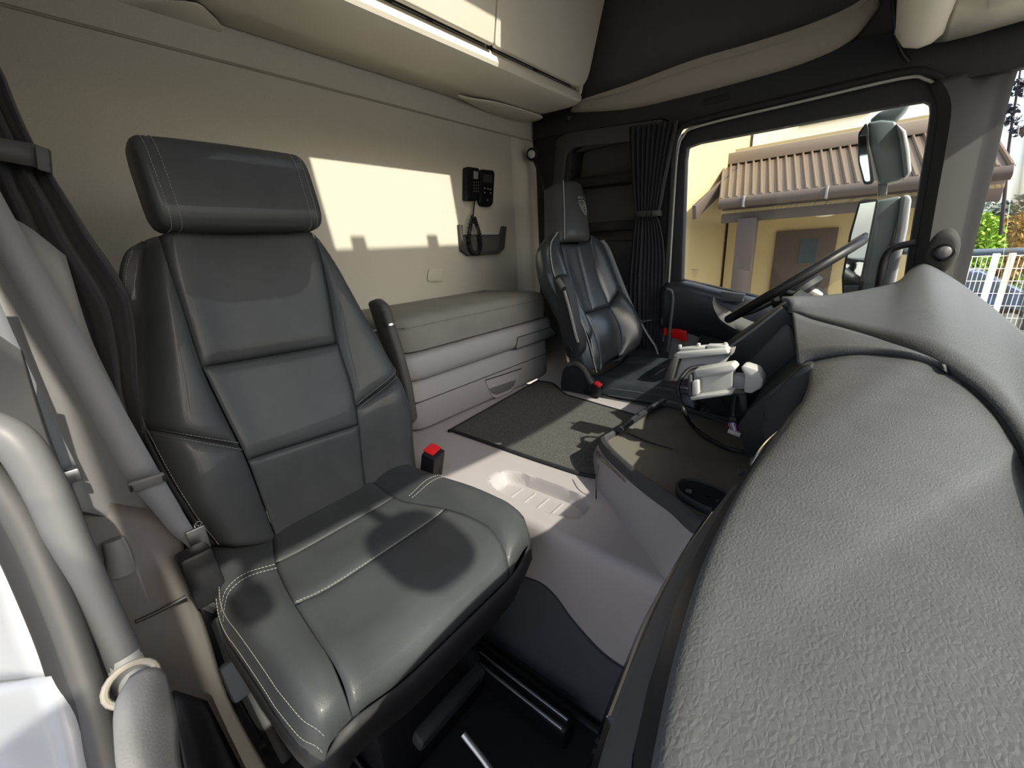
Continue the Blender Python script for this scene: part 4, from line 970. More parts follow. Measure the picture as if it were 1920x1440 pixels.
prism('band_loop', [PX(a, b, -1.03) for a, b in ((64, 270), (92, 279), (97, 325), (70, 318))], (-.012, 0, 0), DARKG, c2, bevel=.003)

# ================================================================== dashboard
da = thing('dashboard', 'grey grained dashboard running across the cab in front of the seats', 'dashboard', (.1, 1.0, .5))
E12 = [(1465, 565, 1.30), (1560, 560, 1.52), (1640, 546, 1.75), (1690, 531, 1.93), (1716, 506, 2.04), (1740, 504, 2.08), (1800, 540, 2.06), (1860, 588, 1.80), (1920, 640, 1.40)]
E3 = [(1484, 588, 1.29), (1520, 604, 1.22), (1580, 622, 1.12), (1640, 641, 1.03), (1700, 663, .94), (1760, 690, .87), (1812, 725, .81), (1862, 772, .75), (1900, 828, .69)]
e12 = smooth_path([PY(*p) for p in E12]+[V((.30, .95, .865)), V((.31, .45, .86)), V((.31, .10, .86)), V((.31, -.12, .86))], 5); TL = [PZ(1926, 882, .866), PZ(1992, 1042, .864), PZ(2082, 1302, .862), V((.13, -.12, .86))]
e3 = smooth_path([PY(*p) for p in E3]+TL, 5)
rows = [[a.lerp(b, t)+V((0, 0, .012*math.sin(math.pi*t))) for t in np.linspace(0, 1, 12)] for a, b in zip(e3, e12)]
hood = grid('instrument_hood', rows, DASH, da, thick=.012, auto=60)
SM = [(1500, 688, .95), (1530, 676, .95), (1590, 666, .935), (1650, 666, .92), (1710, 674, .89), (1762, 692, .865), (1814, 727, .806), (1863, 774, .748), (1901, 830, .688)]
sm = smooth_path([PY(*p) for p in SM]+TL, 5)
rows = [[a.lerp(b, t) for t in np.linspace(0, 1, 6)] for a, b in list(zip(sm, e3))[:28]]
grid('hood_flank', rows, DASH, da, thick=.01, auto=60)
tube('pad_seam', [p+V((0, 0, .0015)) for p in sm[29:]], .0022, BLACK, da, smoothp=False, seg=6)
# passenger pad
RE = [(1534, 718), (1505, 758), (1472, 800), (1440, 846), (1408, 892), (1376, 950), (1345, 1015), (1318, 1090), (1290, 1190), (1268, 1290), (1242, 1440), (1215, 1640)]
re_ = smooth_path([PZ(a, b, .870) for a, b in RE]+[V((-.045, -.12, .868))], 5)
rows = []
for a, b in zip(re_, sm):
    r = [a+V((-.006, 0, -.012)), a+V((-.004, 0, -.003)), a+V((.002, 0, .001))]
    r += [a.lerp(b, t)+V((0, 0, .002*math.sin(math.pi*t))) for t in np.linspace(.05, 1, 12)]; rows.append(r)
pad = grid('passenger_pad', rows, DASH, da, auto=60, flip=True)
rows = [[(x, y, .84-.24*k/3) for k, x in enumerate(np.linspace(.25, wsx(y, .60)+.01, 4))] for y in np.linspace(-.1, 2.28, 20)]
grid('cowl_deck', rows, BLACK, da)
# everything in front of the seam up to the windscreen is the hood; close the strip below the pad edge
def rex(y): return min(re_, key=lambda p: abs(p.y-y)).x
def swp(name, prof, m, y0=-.06, y1=.80, n=12, curve=0.):
    rows = [[(x+rex(y)+.054, y, z) for x, z in prof] for y in np.linspace(y0, y1, 24)]
    return grid(name, rows, m, da, auto=35, flip=True)
swp('edge_strip', [(-.056, .862), (-.062, .855), (-.072, .838), (-.074, .834)], BLACK)
swp('satin_strip', [(-.072, .836), (-.078, .832), (-.096, .790), (-.097, .784)], DARKG, y1=.50)
swp('gloss_strip', [(-.090, .786), (-.103, .780), (-.108, .766), (-.106, .752), (-.098, .738), (-.09, .72)], GLOSSB, y1=.56)
swp('lower_panel', [(-.09, .725), (-.075, .66), (-.045, .52), (.0, .36), (.06, .22), (.14, .10), (.2, 0.0)], DARK)
tube('chrome_edge', [(rex(y)+.054-.0985, y, .784) for y in (.20, .30, .40, .50)], .0032, CHROME, da, n=6, seg=8)
# notch, vent and chrome arc at the end of the passenger panel
nt_ = [(1500, 690), (1522, 682), (1536, 718), (1500, 772), (1482, 850), (1440, 850), (1425, 800), (1440, 745)]
prism('end_cover', [PY(a, b, .90) for a, b in nt_], (0, .04, 0), DARK, da, bevel=.008)
vn = [PZ(a, b, .80) for a, b in ((1396, 900), (1424, 850), (1462, 808), (1497, 792), (1492, 812), (1460, 846), (1420, 905))]
prism('air_vent', vn, (.0, .0, -.05), GLOSSB, da, bevel=.006)
tube('chrome_arc', [PZ(a, b, .808) for a, b in ((1398, 896), (1412, 868), (1434, 836), (1462, 810), (1494, 792))], .0035, CHROME, da, n=6, seg=8)
for k in range(4):
    t = k/3; a = PZ(1418+62*t, 884-68*t, .806); box('vent_slat', a, (.05, .004, .010), DARK, da, bevel=.001, rot=.7)
# centre stack and the flank of the driver's cockpit
fk = [(1466, 572), (1486, 592), (1494, 640), (1502, 690), (1470, 715), (1430, 745), (1395, 790), (1350, 800), (1310, 745), (1298, 692), (1360, 650)]
prism('cockpit_flank', [PY(a, b, 1.29) for a, b in fk], (0, .5, 0), DARK, da, bevel=.006)
fp = rounded([PY(a, b, 1.280) for a, b in ((1472, 606), (1484, 612), (1497, 686), (1446, 718), (1404, 742), (1378, 706))], .02)
prism('flank_panel', fp, (0, .012, 0), mat('panel_smooth_grey', (.05, .05, .054), .45), da, bevel=.004)
tube('flank_edge', [PY(a, b, 1.288) for a, b in ((1466, 576), (1410, 620), (1352, 662), (1302, 700))], .004, SATIN, da, n=3, seg=8)
cst = [(1436, 742), (1500, 692), (1520, 684), (1500, 770), (1470, 830), (1440, 852), (1420, 830)]
prism('centre_stack', [PY(a, b, 1.0) for a, b in ((1400, 770), (1440, 735), (1500, 690), (1520, 720), (1500, 790), (1470, 860), (1400, 860), (1380, 800))], (0, .30, 0), DARK, da, bevel=.008)
box('stack_base', (.06, 1.12, .65), (.18, .50, .28), DARK, da, bevel=.01)
box('dash_body', (.19, 1.0, .40), (.22, 2.1, .78), BLACK, da, bevel=0)
# air outlet pod in the far corner
pdz = [PY(a, b, 2.10) for a, b in ((1684, 548), (1712, 506), (1722, 502), (1722, 545))]
prism('corner_vent', pdz, (0, .06, 0), DARK, da, bevel=.004)
for k in range(5):
    p, q = PY(1690+5*k, 545-8*k, 2.095), PY(1700+4*k, 548-6*k, 2.095); tube('vent_slat', [p, q], .003, MIDG, da, n=1, seg=6)

# ------------------------------------------------------------------ steering wheel
swc = V((-.19, 1.78, .953)); sa = V((.357, 0, .267)).normalized(); sb = V((0, 1, 0)); sn_ = sa.cross(sb)
stw = thing('steering_wheel', 'black steering wheel seen edge-on in front of the driver door', 'steering wheel', tuple(swc))
ring = [swc+(sa*math.cos(a)+sb*math.sin(a))*.222 for a in np.linspace(0, 2*math.pi, 48, endpoint=False)]
tube('rim', ring, .0155, mat('leather_wheel', (.010, .010, .011), .42, spec=.3), stw, closed=True, n=1, seg=12)
down = -sn_ if sn_.z > 0 else sn_
disc('hub', swc+down*.06, -down, .085, .05, DARK, stw, prof=[(0, 0), (.06, 0), (.085, .015), (.08, .04), (.05, .052), (0, .055)])
for a in (0, 180, 115, 65, ):
    an = math.radians(a+90); d = sa*math.cos(an)+sb*math.sin(an); tube('spoke', [swc+d*.07+down*.03, swc+d*.15+down*.02, swc+d*.215], .012, DARK, stw, n=4, seg=8, flat=.6)
tube('column', [swc+down*.05, swc+down*.16+V((.05, 0, 0)), swc+down*.30+V((.14, 0, 0))], .055, BLACK, stw, n=4, seg=16)
tube('indicator_stalk', [swc+down*.07+V((0, -.05, 0)), swc+down*.05+V((0, -.17, .0))], .008, BLACK, stw, n=2)
cluster = hull('instrument_cover', [PY(a, b, y) for a, b, y in ((1455, 548, 1.72), (1480, 540, 1.72), (1530, 540, 1.75), (1546, 552, 1.75), (1545, 562, 1.75), (1450, 566, 1.7))]+[PY(a, b, y) for a, b, y in ((1460, 550, 1.95), (1500, 532, 1.95), (1540, 546, 1.95), (1450, 566, 1.95))], LIGHTG, da, bevel=.008)

# ------------------------------------------------------------------ device holders
def holder_block(name, pl, y0, y1, m, parent, bevel=.004):
    return prism(name, [PY(a, b, y0) for a, b in pl], (0, y1-y0, 0), m, parent, bevel=bevel, seg=2)
t2 = thing('phone_holder', 'light grey phone holder with clamp jaws over the centre tray', 'device holder', PY(1370, 760, 1.05))
LG = mat('plastic_holder_grey', (.36, .36, .35), .5)
holder_block('cradle', ((1294, 706), (1302, 694), (1376, 686), (1374, 690), (1372, 737), (1300, 745), (1290, 730)), 1.02, 1.055, LG, t2)
holder_block('cradle_top', ((1300, 695), (1372, 683), (1380, 692), (1372, 699), (1306, 708)), 1.005, 1.05, LIGHTG, t2)
holder_block('side_jaw', ((1289, 704), (1296, 702), (1298, 748), (1290, 742)), 1.0, 1.05, DARKG, t2)
holder_block('jaw_pad', ((1297, 715), (1309, 713), (1309, 741), (1297, 743)), .995, 1.02, LIGHTG, t2)
holder_block('bottom_jaw', ((1292, 745), (1374, 734), (1372, 741), (1296, 752)), .995, 1.05, LG, t2)
holder_block('arm', ((1374, 703), (1400, 706), (1404, 730), (1372, 731)), 1.03, 1.06, MIDG, t2)
holder_block('ball_mount', ((1388, 688), (1396, 686), (1420, 694), (1431, 712), (1428, 728), (1408, 739), (1394, 736), (1396, 704)), 1.02, 1.065, LG, t2, .008)
holder_block('mount_stem', ((1372, 738), (1400, 740), (1404, 790), (1380, 800)), 1.05, 1.10, BLACK, t2)
t1 = thing('tablet_holder', 'grey tablet holder with spring clips behind the phone holder', 'device holder', PY(1310, 720, 1.2))
holder_block('back_plate', ((1263, 664), (1362, 655), (1368, 664), (1345, 700), (1262, 716), (1256, 708)), 1.15, 1.19, LG, t1)
holder_block('top_bar', ((1266, 662), (1362, 654), (1366, 664), (1268, 674)), 1.12, 1.16, LIGHTG, t1)
holder_block('side_clamp', ((1246, 706), (1262, 666), (1272, 668), (1258, 716), (1244, 714)), 1.11, 1.16, DARKG, t1)
holder_block('top_clip', ((1274, 654), (1322, 650), (1322, 655), (1276, 660)), 1.14, 1.17, LG, t1, .002)
holder_block('top_clip', ((1324, 648), (1360, 648), (1362, 654), (1326, 655)), 1.14, 1.17, LG, t1, .002)
for a, b in ((1275, 651), (1360, 647), (1310, 648)): box('clip_pin', PY(a, b, 1.155), (.008, .01, .014), LIGHTG, t1, bevel=.002)
holder_block('side_grip', ((1360, 657), (1374, 655), (1370, 668), (1362, 666)), 1.14, 1.18, MIDG, t1, .002)
holder_block('mount_stem', ((1330, 700), (1370, 690), (1400, 760), (1360, 770)), 1.18, 1.24, BLACK, t1)
wire = tube('charging_cable', [PY(1340, 690, 1.10), PY(1315, 687, 1.09), PY(1290, 694, 1.07), PY(1272, 720, 1.04), PY(1274, 745, 1.03), PY(1284, 775, 1.0), PZ(1300, 800, .615), PZ(1330, 823, .604), PZ(1370, 842, .602), PZ(1420, 850, .602)], .0055, BLACK, n=8)
tag(wire, 'black charging cable curling from the holders down onto the tray', 'cable')
wp = thing('wire_plug', 'loose connector with coloured wires hanging over the tray', 'connector', PY(1375, 808, 1.0))
tube('wire_loom', [PY(1378, 745, 1.04), PY(1375, 770, 1.02), PY(1376, 785, 1.01)], .006, BLACK, wp, n=4)
box('sleeve', PY(1375, 786, 1.01), (.018, .016, .014), BLACK, wp, bevel=.003)
for k, c in enumerate(((.6, .02, .1), (.05, .35, .4), (.7, .7, .7), (.5, .1, .4))):
    tube('wire', [PY(1374+k, 789, 1.01), PY(1366+4*k, 796, 1.0), PY(1372+2.5*k, 803, 1.0), PY(1370+3.4*k, 808, 1.0)], .0016, mat('wire_%d' % k, c, .5), wp, n=5, seg=6)
box('plug', PY(1377, 811, 1.0), (.028, .012, .010), LIGHTG, wp, bevel=.002, rot=Matrix.Rotation(.2, 3, 'Y'))
# ================================================================== near door frame (lower left of the picture)
def gpx(name, rows, m, parent=None, thick=.006, n=4, auto=60, flip=False):
    """surface through pixel rows [(px,py,x)...]"""
    R0 = [smooth_path([PX(*p) for p in r], n) for r in rows]
    cols = list(zip(*R0)); C2 = [smooth_path(list(c), n) for c in cols]
    return grid(name, [list(r) for r in zip(*C2)], m, parent, thick=thick, auto=auto, flip=flip)
gh = thing('grab_handle', 'thick grey grab handle on the near door pillar', 'handle', tuple(PX(240, 1260, -.50)))
tube('bar', [PX(-90, 790, -.70), PX(-25, 800, -.68), PX(35, 835, -.665), PX(90, 925, -.65), (PX(140, 1045, -.63)), PX(190, 1155, -.61), PX(230, 1240, -.59)], .0180, mat('plastic_handle_grey', (.11, .11, .113), .45), gh, n=8, seg=18)
tube('foot', [PX(228, 1232, -.59), PX(240, 1262, -.582), PX(245, 1285, -.578)], .0165, LIGHTG, gh, n=3, seg=14)
rc_ = PX(247, 1281, -.53); rn_ = (V(CAM)-rc_).normalized(); r1_ = rn_.cross(V((0, 0, 1))).normalized(); r2_ = rn_.cross(r1_)
tube('foot_ring', [rc_+r1_*math.cos(a)*.021+r2_*math.sin(a)*.018 for a in np.linspace(0, 6.283, 20, endpoint=False)], .0035, mat('plastic_cream_ring', (.36, .33, .27), .5), gh, closed=True, n=1, seg=8)
pil = thing('trim_3', 'grey plastic door pillar trim beside the passenger seat', 'pillar', (-.9, 0, .6)); pil['kind'] = 'structure'
gpx('pillar_trim', [[(-60, 380, -1.02), (40, 420, -1.04), (120, 480, -1.05)], [(-20, 560, -1.0), (80, 600, -1.03), (170, 640, -1.04)], [(40, 700, -.98), (140, 740, -1.01), (235, 780, -1.03)], [(110, 860, -.95), (190, 880, -.99), (270, 900, -1.01)], [(150, 960, -.93), (220, 975, -.97), (285, 985, -1.0)]], MIDG, pil)
gpx('inner_flange', [[(-60, 600, -.74), (0, 640, -.80), (30, 660, -.84)], [(-40, 760, -.72), (30, 780, -.78), (75, 800, -.82)], [(-10, 900, -.70), (80, 920, -.74), (125, 940, -.80)], [(60, 1060, -.66), (120, 1060, -.70), (165, 1075, -.76)], [(130, 1230, -.60), (180, 1225, -.62), (215, 1250, -.66)], [(190, 1400, -.52), (220, 1380, -.54), (250, 1380, -.56)], [(230, 1540, -.45), (260, 1500, -.46), (290, 1500, -.48)]], MIDG, pil)
gpx('side_sill', [[(120, 930, -.98), (290, 960, -.96), (335, 985, -.95)], [(140, 1040, -.93), (290, 1060, -.90), (350, 1090, -.90)], [(170, 1130, -.87), (320, 1150, -.85), (380, 1170, -.85)], [(200, 1230, -.79), (340, 1260, -.78), (420, 1290, -.78)], [(250, 1330, -.69), (380, 1360, -.68), (470, 1390, -.68)], [(330, 1470, -.55), (420, 1490, -.56), (540, 1500, -.56)]], mat('plastic_sill_taupe', (.12, .108, .102), .55, bump=('noise', 800, .08, .0005)), pil)
tube('sill_gap', [PX(a, b, -.833) for a, b in ((255, 1166), (300, 1145), (348, 1119))], .003, BLACK, pil, n=3, seg=6)
gpx('foot_cover', [[(250, 1278, -.50), (278, 1262, -.50), (294, 1270, -.51)], [(226, 1325, -.48), (265, 1308, -.475), (308, 1320, -.49)], [(218, 1385, -.455), (262, 1372, -.45), (318, 1362, -.465)], [(222, 1450, -.43), (268, 1440, -.425), (320, 1430, -.44)], [(240, 1560, -.40), (290, 1550, -.40), (340, 1530, -.41)]], mat('plastic_grained_grey', (.22, .215, .21), .6, bump=('voronoi', 220, .4, .001)), pil, thick=.008)
gpx('sill_well', [[(318, 1300, -.60), (380, 1320, -.62)], [(335, 1380, -.56), (420, 1400, -.58)], [(360, 1520, -.48), (480, 1520, -.5)]], BLACK, pil)
bl = tube('belt_guide', [PX(212, 1012, -.91), PX(222, 1040, -.905), PX(228, 1075, -.90)], lambda t: .014+.006*t, MIDG, pil, n=4, seg=12)
# door seal and painted body
seal = tube('door_seal', [PX(a, b, x) for a, b, x in ((-60, 860, -.70), (0, 930, -.68), (40, 1010, -.66), (85, 1110, -.63), (125, 1210, -.60), (155, 1310, -.565), (180, 1410, -.53), (210, 1560, -.48))], .020, RUBBER, n=5, seg=14)
tag(seal, 'thick black rubber seal around the near door opening', 'seal')
tube('seal_lip', [PX(a, b, x) for a, b, x in ((-30, 880, -.68), (20, 945, -.66), (62, 1020, -.64), (105, 1120, -.61), (143, 1220, -.58), (172, 1320, -.55), (196, 1420, -.51), (225, 1560, -.46))], .013, DARKG, seal, n=5, seg=12)
body = gpx('body_panel', [[(-200, 800, -.82), (-60, 850, -.74), (-10, 930, -.69)], [(-200, 980, -.80), (-60, 1000, -.74), (60, 1080, -.65)], [(-200, 1130, -.78), (-60, 1130, -.73), (105, 1190, -.62)], [(-200, 1255, -.76), (-40, 1260, -.70), (138, 1242, -.60)]], WHITE, thick=.02)
tag(body, 'white painted cab body beside the door seal, upper panel', 'body panel')
body2 = gpx('step_panel', [[(-200, 1266, -.745), (-40, 1271, -.685), (140, 1252, -.585)], [(-200, 1340, -.80), (20, 1340, -.66), (160, 1320, -.55)], [(-200, 1420, -.72), (60, 1420, -.62), (180, 1400, -.52)], [(-200, 1560, -.66), (60, 1560, -.56), (215, 1560, -.46)]], WHITE, thick=.02)
tag(body2, 'white painted step panel below the gap at the door seal', 'body panel')

# ================================================================== outside mirrors on the far side
mr = thing('side_mirror', 'pair of white and grey outside mirrors beyond the driver window', 'mirror', tuple(PY(1680, 640, 2.52)))
MG = mat('mirror_back_grey', (.16, .19, .20), .35)
def mpx(name, pl, y, ext, m, parent=mr, bevel=.012, rr=0):
    pts = [PY(a, b, y) for a, b in pl]; 
    if rr: pts = rounded(pts, rr)
    return prism(name, pts, (0, ext, 0), m, parent, bevel=bevel, seg=3)
mpx('upper_arm', ((1629, 226), (1650, 208), (1712, 186), (1700, 205), (1678, 228)), 2.50, .08, MG)
mpx('upper_housing', ((1626, 229), (1652, 224), (1680, 226), (1688, 262), (1692, 300), (1695, 336), (1648, 346), (1640, 310), (1630, 270)), 2.48, .16, MG)
mpx('upper_shell', ((1679, 229), (1699, 244), (1706, 280), (1710, 322), (1696, 335), (1691, 290), (1686, 258)), 2.47, .16, WHITE)
mpx('upper_bezel', ((1609, 250), (1624, 229), (1629, 240), (1629, 275), (1640, 338), (1634, 345), (1620, 346), (1609, 305)), 2.475, .03, DARK, bevel=.004, rr=.01)
mpx('upper_glass', ((1612, 252), (1624, 234), (1625, 275), (1629, 310), (1632, 340), (1622, 341), (1612, 303)), 2.472, .004, MIRROR, bevel=0, rr=.01)
mpx('joint', ((1646, 344), (1665, 344), (1663, 366), (1645, 368)), 2.50, .06, MIDG, bevel=.004)
mpx('lower_housing', ((1640, 376), (1691, 367), (1684, 410), (1672, 460), (1655, 520), (1642, 570), (1602, 570), (1622, 470)), 2.48, .16, MG)
mpx('lower_shell', ((1690, 367), (1704, 364), (1710, 372), (1702, 430), (1686, 500), (1672, 570), (1648, 570), (1664, 500), (1682, 430)), 2.47, .16, WHITE)
mpx('lower_bezel', ((1592, 440), (1610, 378), (1618, 374), (1646, 372), (1648, 380), (1632, 460), (1612, 570), (1580, 575), (1578, 520)), 2.475, .03, DARK, bevel=.004)
mpx('lower_glass', ((1597, 440), (1613, 382), (1642, 378), (1626, 460), (1604, 565), (1582, 560), (1582, 520)), 2.472, .004, MIRROR, bevel=0)
tube('bracket', [PY(1690, 470, 2.55), PY(1730, 470, 2.45), (.28, 2.33, 1.05)], .018, MG, mr, n=4)
# front mirror and kerb mirror on the near side, outside the windscreen
def casters(name, label, c, s, parent=None):
    o = thing(name, label, 'mirror', c); ring = []
    c = V(c)
    rows = []
    for t, k in ((0, .75), (.15, .95), (.5, 1.0), (.85, .9), (1, .6)):
        rows.append([c+V((s[0]*(t-.5), math.copysign(abs(math.cos(a))**.7, math.cos(a))*s[1]*k/2, math.copysign(abs(math.sin(a))**.7, math.sin(a))*s[2]*k/2)) for a in np.linspace(0, 2*math.pi, 24, endpoint=False)])
    n = 24; vs = [v for r in rows for v in r]; fs = [(i*n+j, i*n+(j+1) % n, (i+1)*n+(j+1) % n, (i+1)*n+j) for i in range(4) for j in range(n)]+[tuple(range(n-1, -1, -1)), tuple(4*n+k for k in range(n))]
    obj('housing', vs, fs, DARK, o); disc('glass', c-V((s[0]*.49, 0, 0)), (-1, 0, 0), min(s[1], s[2])*.42, .003, MIRROR, o)
    return o, c
fmr, fc = casters('front_mirror', 'black front mirror on an arm above the near windscreen corner', (.80, .25, 1.80), (.08, .17, .20))
tube('arm', [fc+V((0, 0, .08)), fc+V((-.06, 0, .14)), fc+V((-.12, 0, .10))], .014, BLACK, fmr, n=5)
kmr, kc = casters('kerb_mirror', 'black kerb mirror outside the near windscreen pillar', (.60, -.008, 1.735), (.05, .06, .075))
tube('arm', [kc+V((0, 0, .03)), kc+V((-.01, .02, .08)), kc+V((-.02, .05, .14))], .010, BLACK, kmr, n=5)

# ================================================================== outside world
ZG = -1.35
gr = box('floor_outside', (5, 20, ZG-.05), (120, 120, .1), mat('paving_grey', (.30, .28, .25), .9, var=(.6, .1), bump=('noise', 30, .4, .01)), bevel=0)
gr.name = 'ground'; struct(gr, 'pale paved yard around the vehicle', 'ground')
bd = thing('building', 'cream building with a brown sheet-metal porch roof', 'building', (0, 9.5, ZG))
yF_ = 9.6
ztop = PY(1358, 300, yF_).z+.15
box('wall', (-.6, yF_+.6, (ZG+ztop)/2), (3.2, 1.2, ztop-ZG), PASTEL, bd, bevel=0)
pc = PY(1357, 400, yF_); xw = pc.x+.05
box('wing_wall', (xw-3, 9.0, ZG+2.9), (6, 4.6, 5.8), PASTEL, bd, bevel=0)
SHT = mat('roof_brown_dark', (.10, .08, .07), .5)
# porch roof: sheet, ribs, cap, gutter, fascia, post
rt0, rt1 = PY(1358, 300, yF_-.02), PY(1760, 268, yF_-.02); re0, re1 = PY(1352, 373, 7.0), PY(1790, 338, 7.0)
rt1.x = 1.05; re1.x = 1.05; rt1.z = rt0.z; re1.z = re0.z
rt0.z = rt1.z = (PY(1358, 300, yF_).z+PY(1600, 282, yF_).z)/2; re0.z = re1.z = (PY(1352, 373, 7.0).z+PY(1600, 352, 7.0).z)/2
sheet = prism('roof_sheet', [rt0, rt1, re1, re0], (0, 0, -.03), ROOFM, bd, bevel=0)
nr = 27
for k in range(nr+1):
    a = rt0.lerp(rt1, k/nr)+V((0, 0, .012)); b = re0.lerp(re1, k/nr)+V((0, -.02, .012)); d = V((.022, 0, 0)); e = V((.010, 0, .028))
    obj('roof_rib', [a-d, a-V((.010, 0, -.028)), a+e, a+d, b-d, b-V((.010, 0, -.028)), b+e, b+d], [(0, 1, 5, 4), (1, 2, 6, 5), (2, 3, 7, 6), (4, 5, 6, 7), (3, 2, 1, 0)], ROOFM, bd, smooth=False)
box('ridge_flashing', (rt0+rt1)/2+V((0, -.10, .06)), (rt1.x-rt0.x, .25, .20), mat('flashing_grey', (.26, .21, .17), .6), bd, bevel=.02)
tube('gutter', [re0+V((0, -.07, -.05)), re1+V((0, -.07, -.05))], .07, BROWN, bd, n=2, seg=12)
for k in range(3):
    g = (re0+V((0, -.07, -.05))).lerp(re1+V((0, -.07, -.05)), (k+.35)/3); box('gutter_bracket', g, (.03, .16, .15), MIDG, bd, bevel=.01)
box('fascia', (re0+re1)/2+V((0, .16, -.20)), (re1.x-re0.x, .12, .22), BROWN, bd, bevel=.01)
box('porch_ceiling', ((re0.x+re1.x)/2, 8.4, re0.z-.16), (re1.x-re0.x, 2.6, .04), PASTEL, bd, bevel=0)
box('barge_board', ((re0.x+rt0.x)/2+.0, 8.2, (re0.z+rt0.z)/2-.12), (.06, 2.8, .2), BROWN, bd, bevel=.01, rot=Matrix.Rotation(math.atan2(rt0.z-re0.z, rt0.y-re0.y), 3, 'X'))
pp = PY(1402, 420, 7.1); box('post', (pp.x, 7.1, (ZG+pp.z)/2+.02), (.24, .20, pp.z-ZG+.12), BROWN, bd, bevel=.01)
d0, d1 = PY(1457, 434, yF_), PY(1572, 434, yF_)
dr = box('door', ((d0.x+d1.x)/2, yF_-.03, (d0.z+ZG)/2), (d1.x-d0.x, .06, d0.z-ZG), BROWN, bd, bevel=.01)
wq0, wq1 = PY(1503, 449, yF_), PY(1528, 492, yF_)
box('door_window', ((wq0.x+wq1.x)/2, yF_-.06, (wq0.z+wq1.z)/2), (wq1.x-wq0.x, .02, wq0.z-wq1.z), mat('pane_dark', (.05, .07, .09), .08), dr, bevel=0)
box('door_handle', PY(1520, 520, yF_-.09), (.16, .04, .03), STEEL, dr, bevel=.01)
lc = PY(1548, 392, 8.2); disc('porch_lamp', lc+V((0, 0, .02)), (0, 0, -1), .2, .1, mat('lamp_opal', (.7, .68, .6), .4), bd, prof=[(.22, 0), (.21, .05), (.15, .10), (.07, .125), (0, .13)])
# upper storey behind with a dark window band
up_ = box('upper_storey', (-.6, 12.0, 2.2), (3.2, 2.0, 6.4), mat('wall_sunlit_white', (.86, .85, .82), .9), bd, bevel=0)  # white stands in for the glare of sun on this wall
uw0, uw1 = PY(1500, 224, 10.98), PY(1632, 208, 10.98)
box('upper_window', ((uw0.x+uw1.x)/2, 10.97, uw0.z+.35), (uw1.x-uw0.x, .06, .95), mat('pane_blue', (.12, .17, .24), .15), bd, bevel=0)
# fence at the right
fe = thing('fence', 'white welded wire mesh fence with square posts', 'fence', (3, 13, ZG))
yf_ = 13.0; zt = PY(1870, 480, yf_).z; FW = mat('fence_white', (.75, .75, .73), .5)
for px in (1862, 1990): 
    p = PY(px, 500, yf_); box('post', (p.x, yf_, (ZG+zt)/2), (.10, .08, zt-ZG+.1), FW, fe, bevel=.01)
p = PY(1878, 500, yf_); box('post', (p.x+.10, yf_, (ZG+zt)/2), (.09, .08, zt-ZG+.1), FW, fe, bevel=.01)
vs = []; fs = []
def stick(a, b, r):
    a, b = V(a), V(b); t = (b-a).normalized(); s = t.cross(V((0, 1, 0))).normalized()*r; u = V((0, r, 0)); k = len(vs)
    vs.extend([a+s, a+u, a-s, a-u, b+s, b+u, b-s, b-u])
    for i in range(4): fs.append((k+i, k+(i+1) % 4, k+4+(i+1) % 4, k+4+i))
x0_, x1_ = 1.25, 5.5
for k in range(60): x = x0_+(x1_-x0_)*k/59; stick((x, yf_, ZG+.05), (x, yf_, zt), .006)
for z in np.linspace(ZG+.05, zt, 8): stick((x0_, yf_, z), (x1_, yf_, z), .008)
wm = obj('wire_mesh', vs, fs, FW, fe, smooth=False); wm['kind'] = 'stuff'
rail = tube('barrier_rail', [(.6, 16.5, PY(1870, 472, 16.5).z), (6.5, 16.5, PY(1870, 472, 16.5).z)], .09, mat('rail_slate', (.10, .13, .17), .5), n=1, seg=10)
tag(rail, 'slate grey horizontal rail above the parked cars', 'rail')
for x in (.9, 3.6, 6.2): tube('rail_post', [(x, 16.5, ZG), (x, 16.5, PY(1870, 472, 16.5).z)], .06, MATS['rail_slate'], rail, n=1, seg=8)
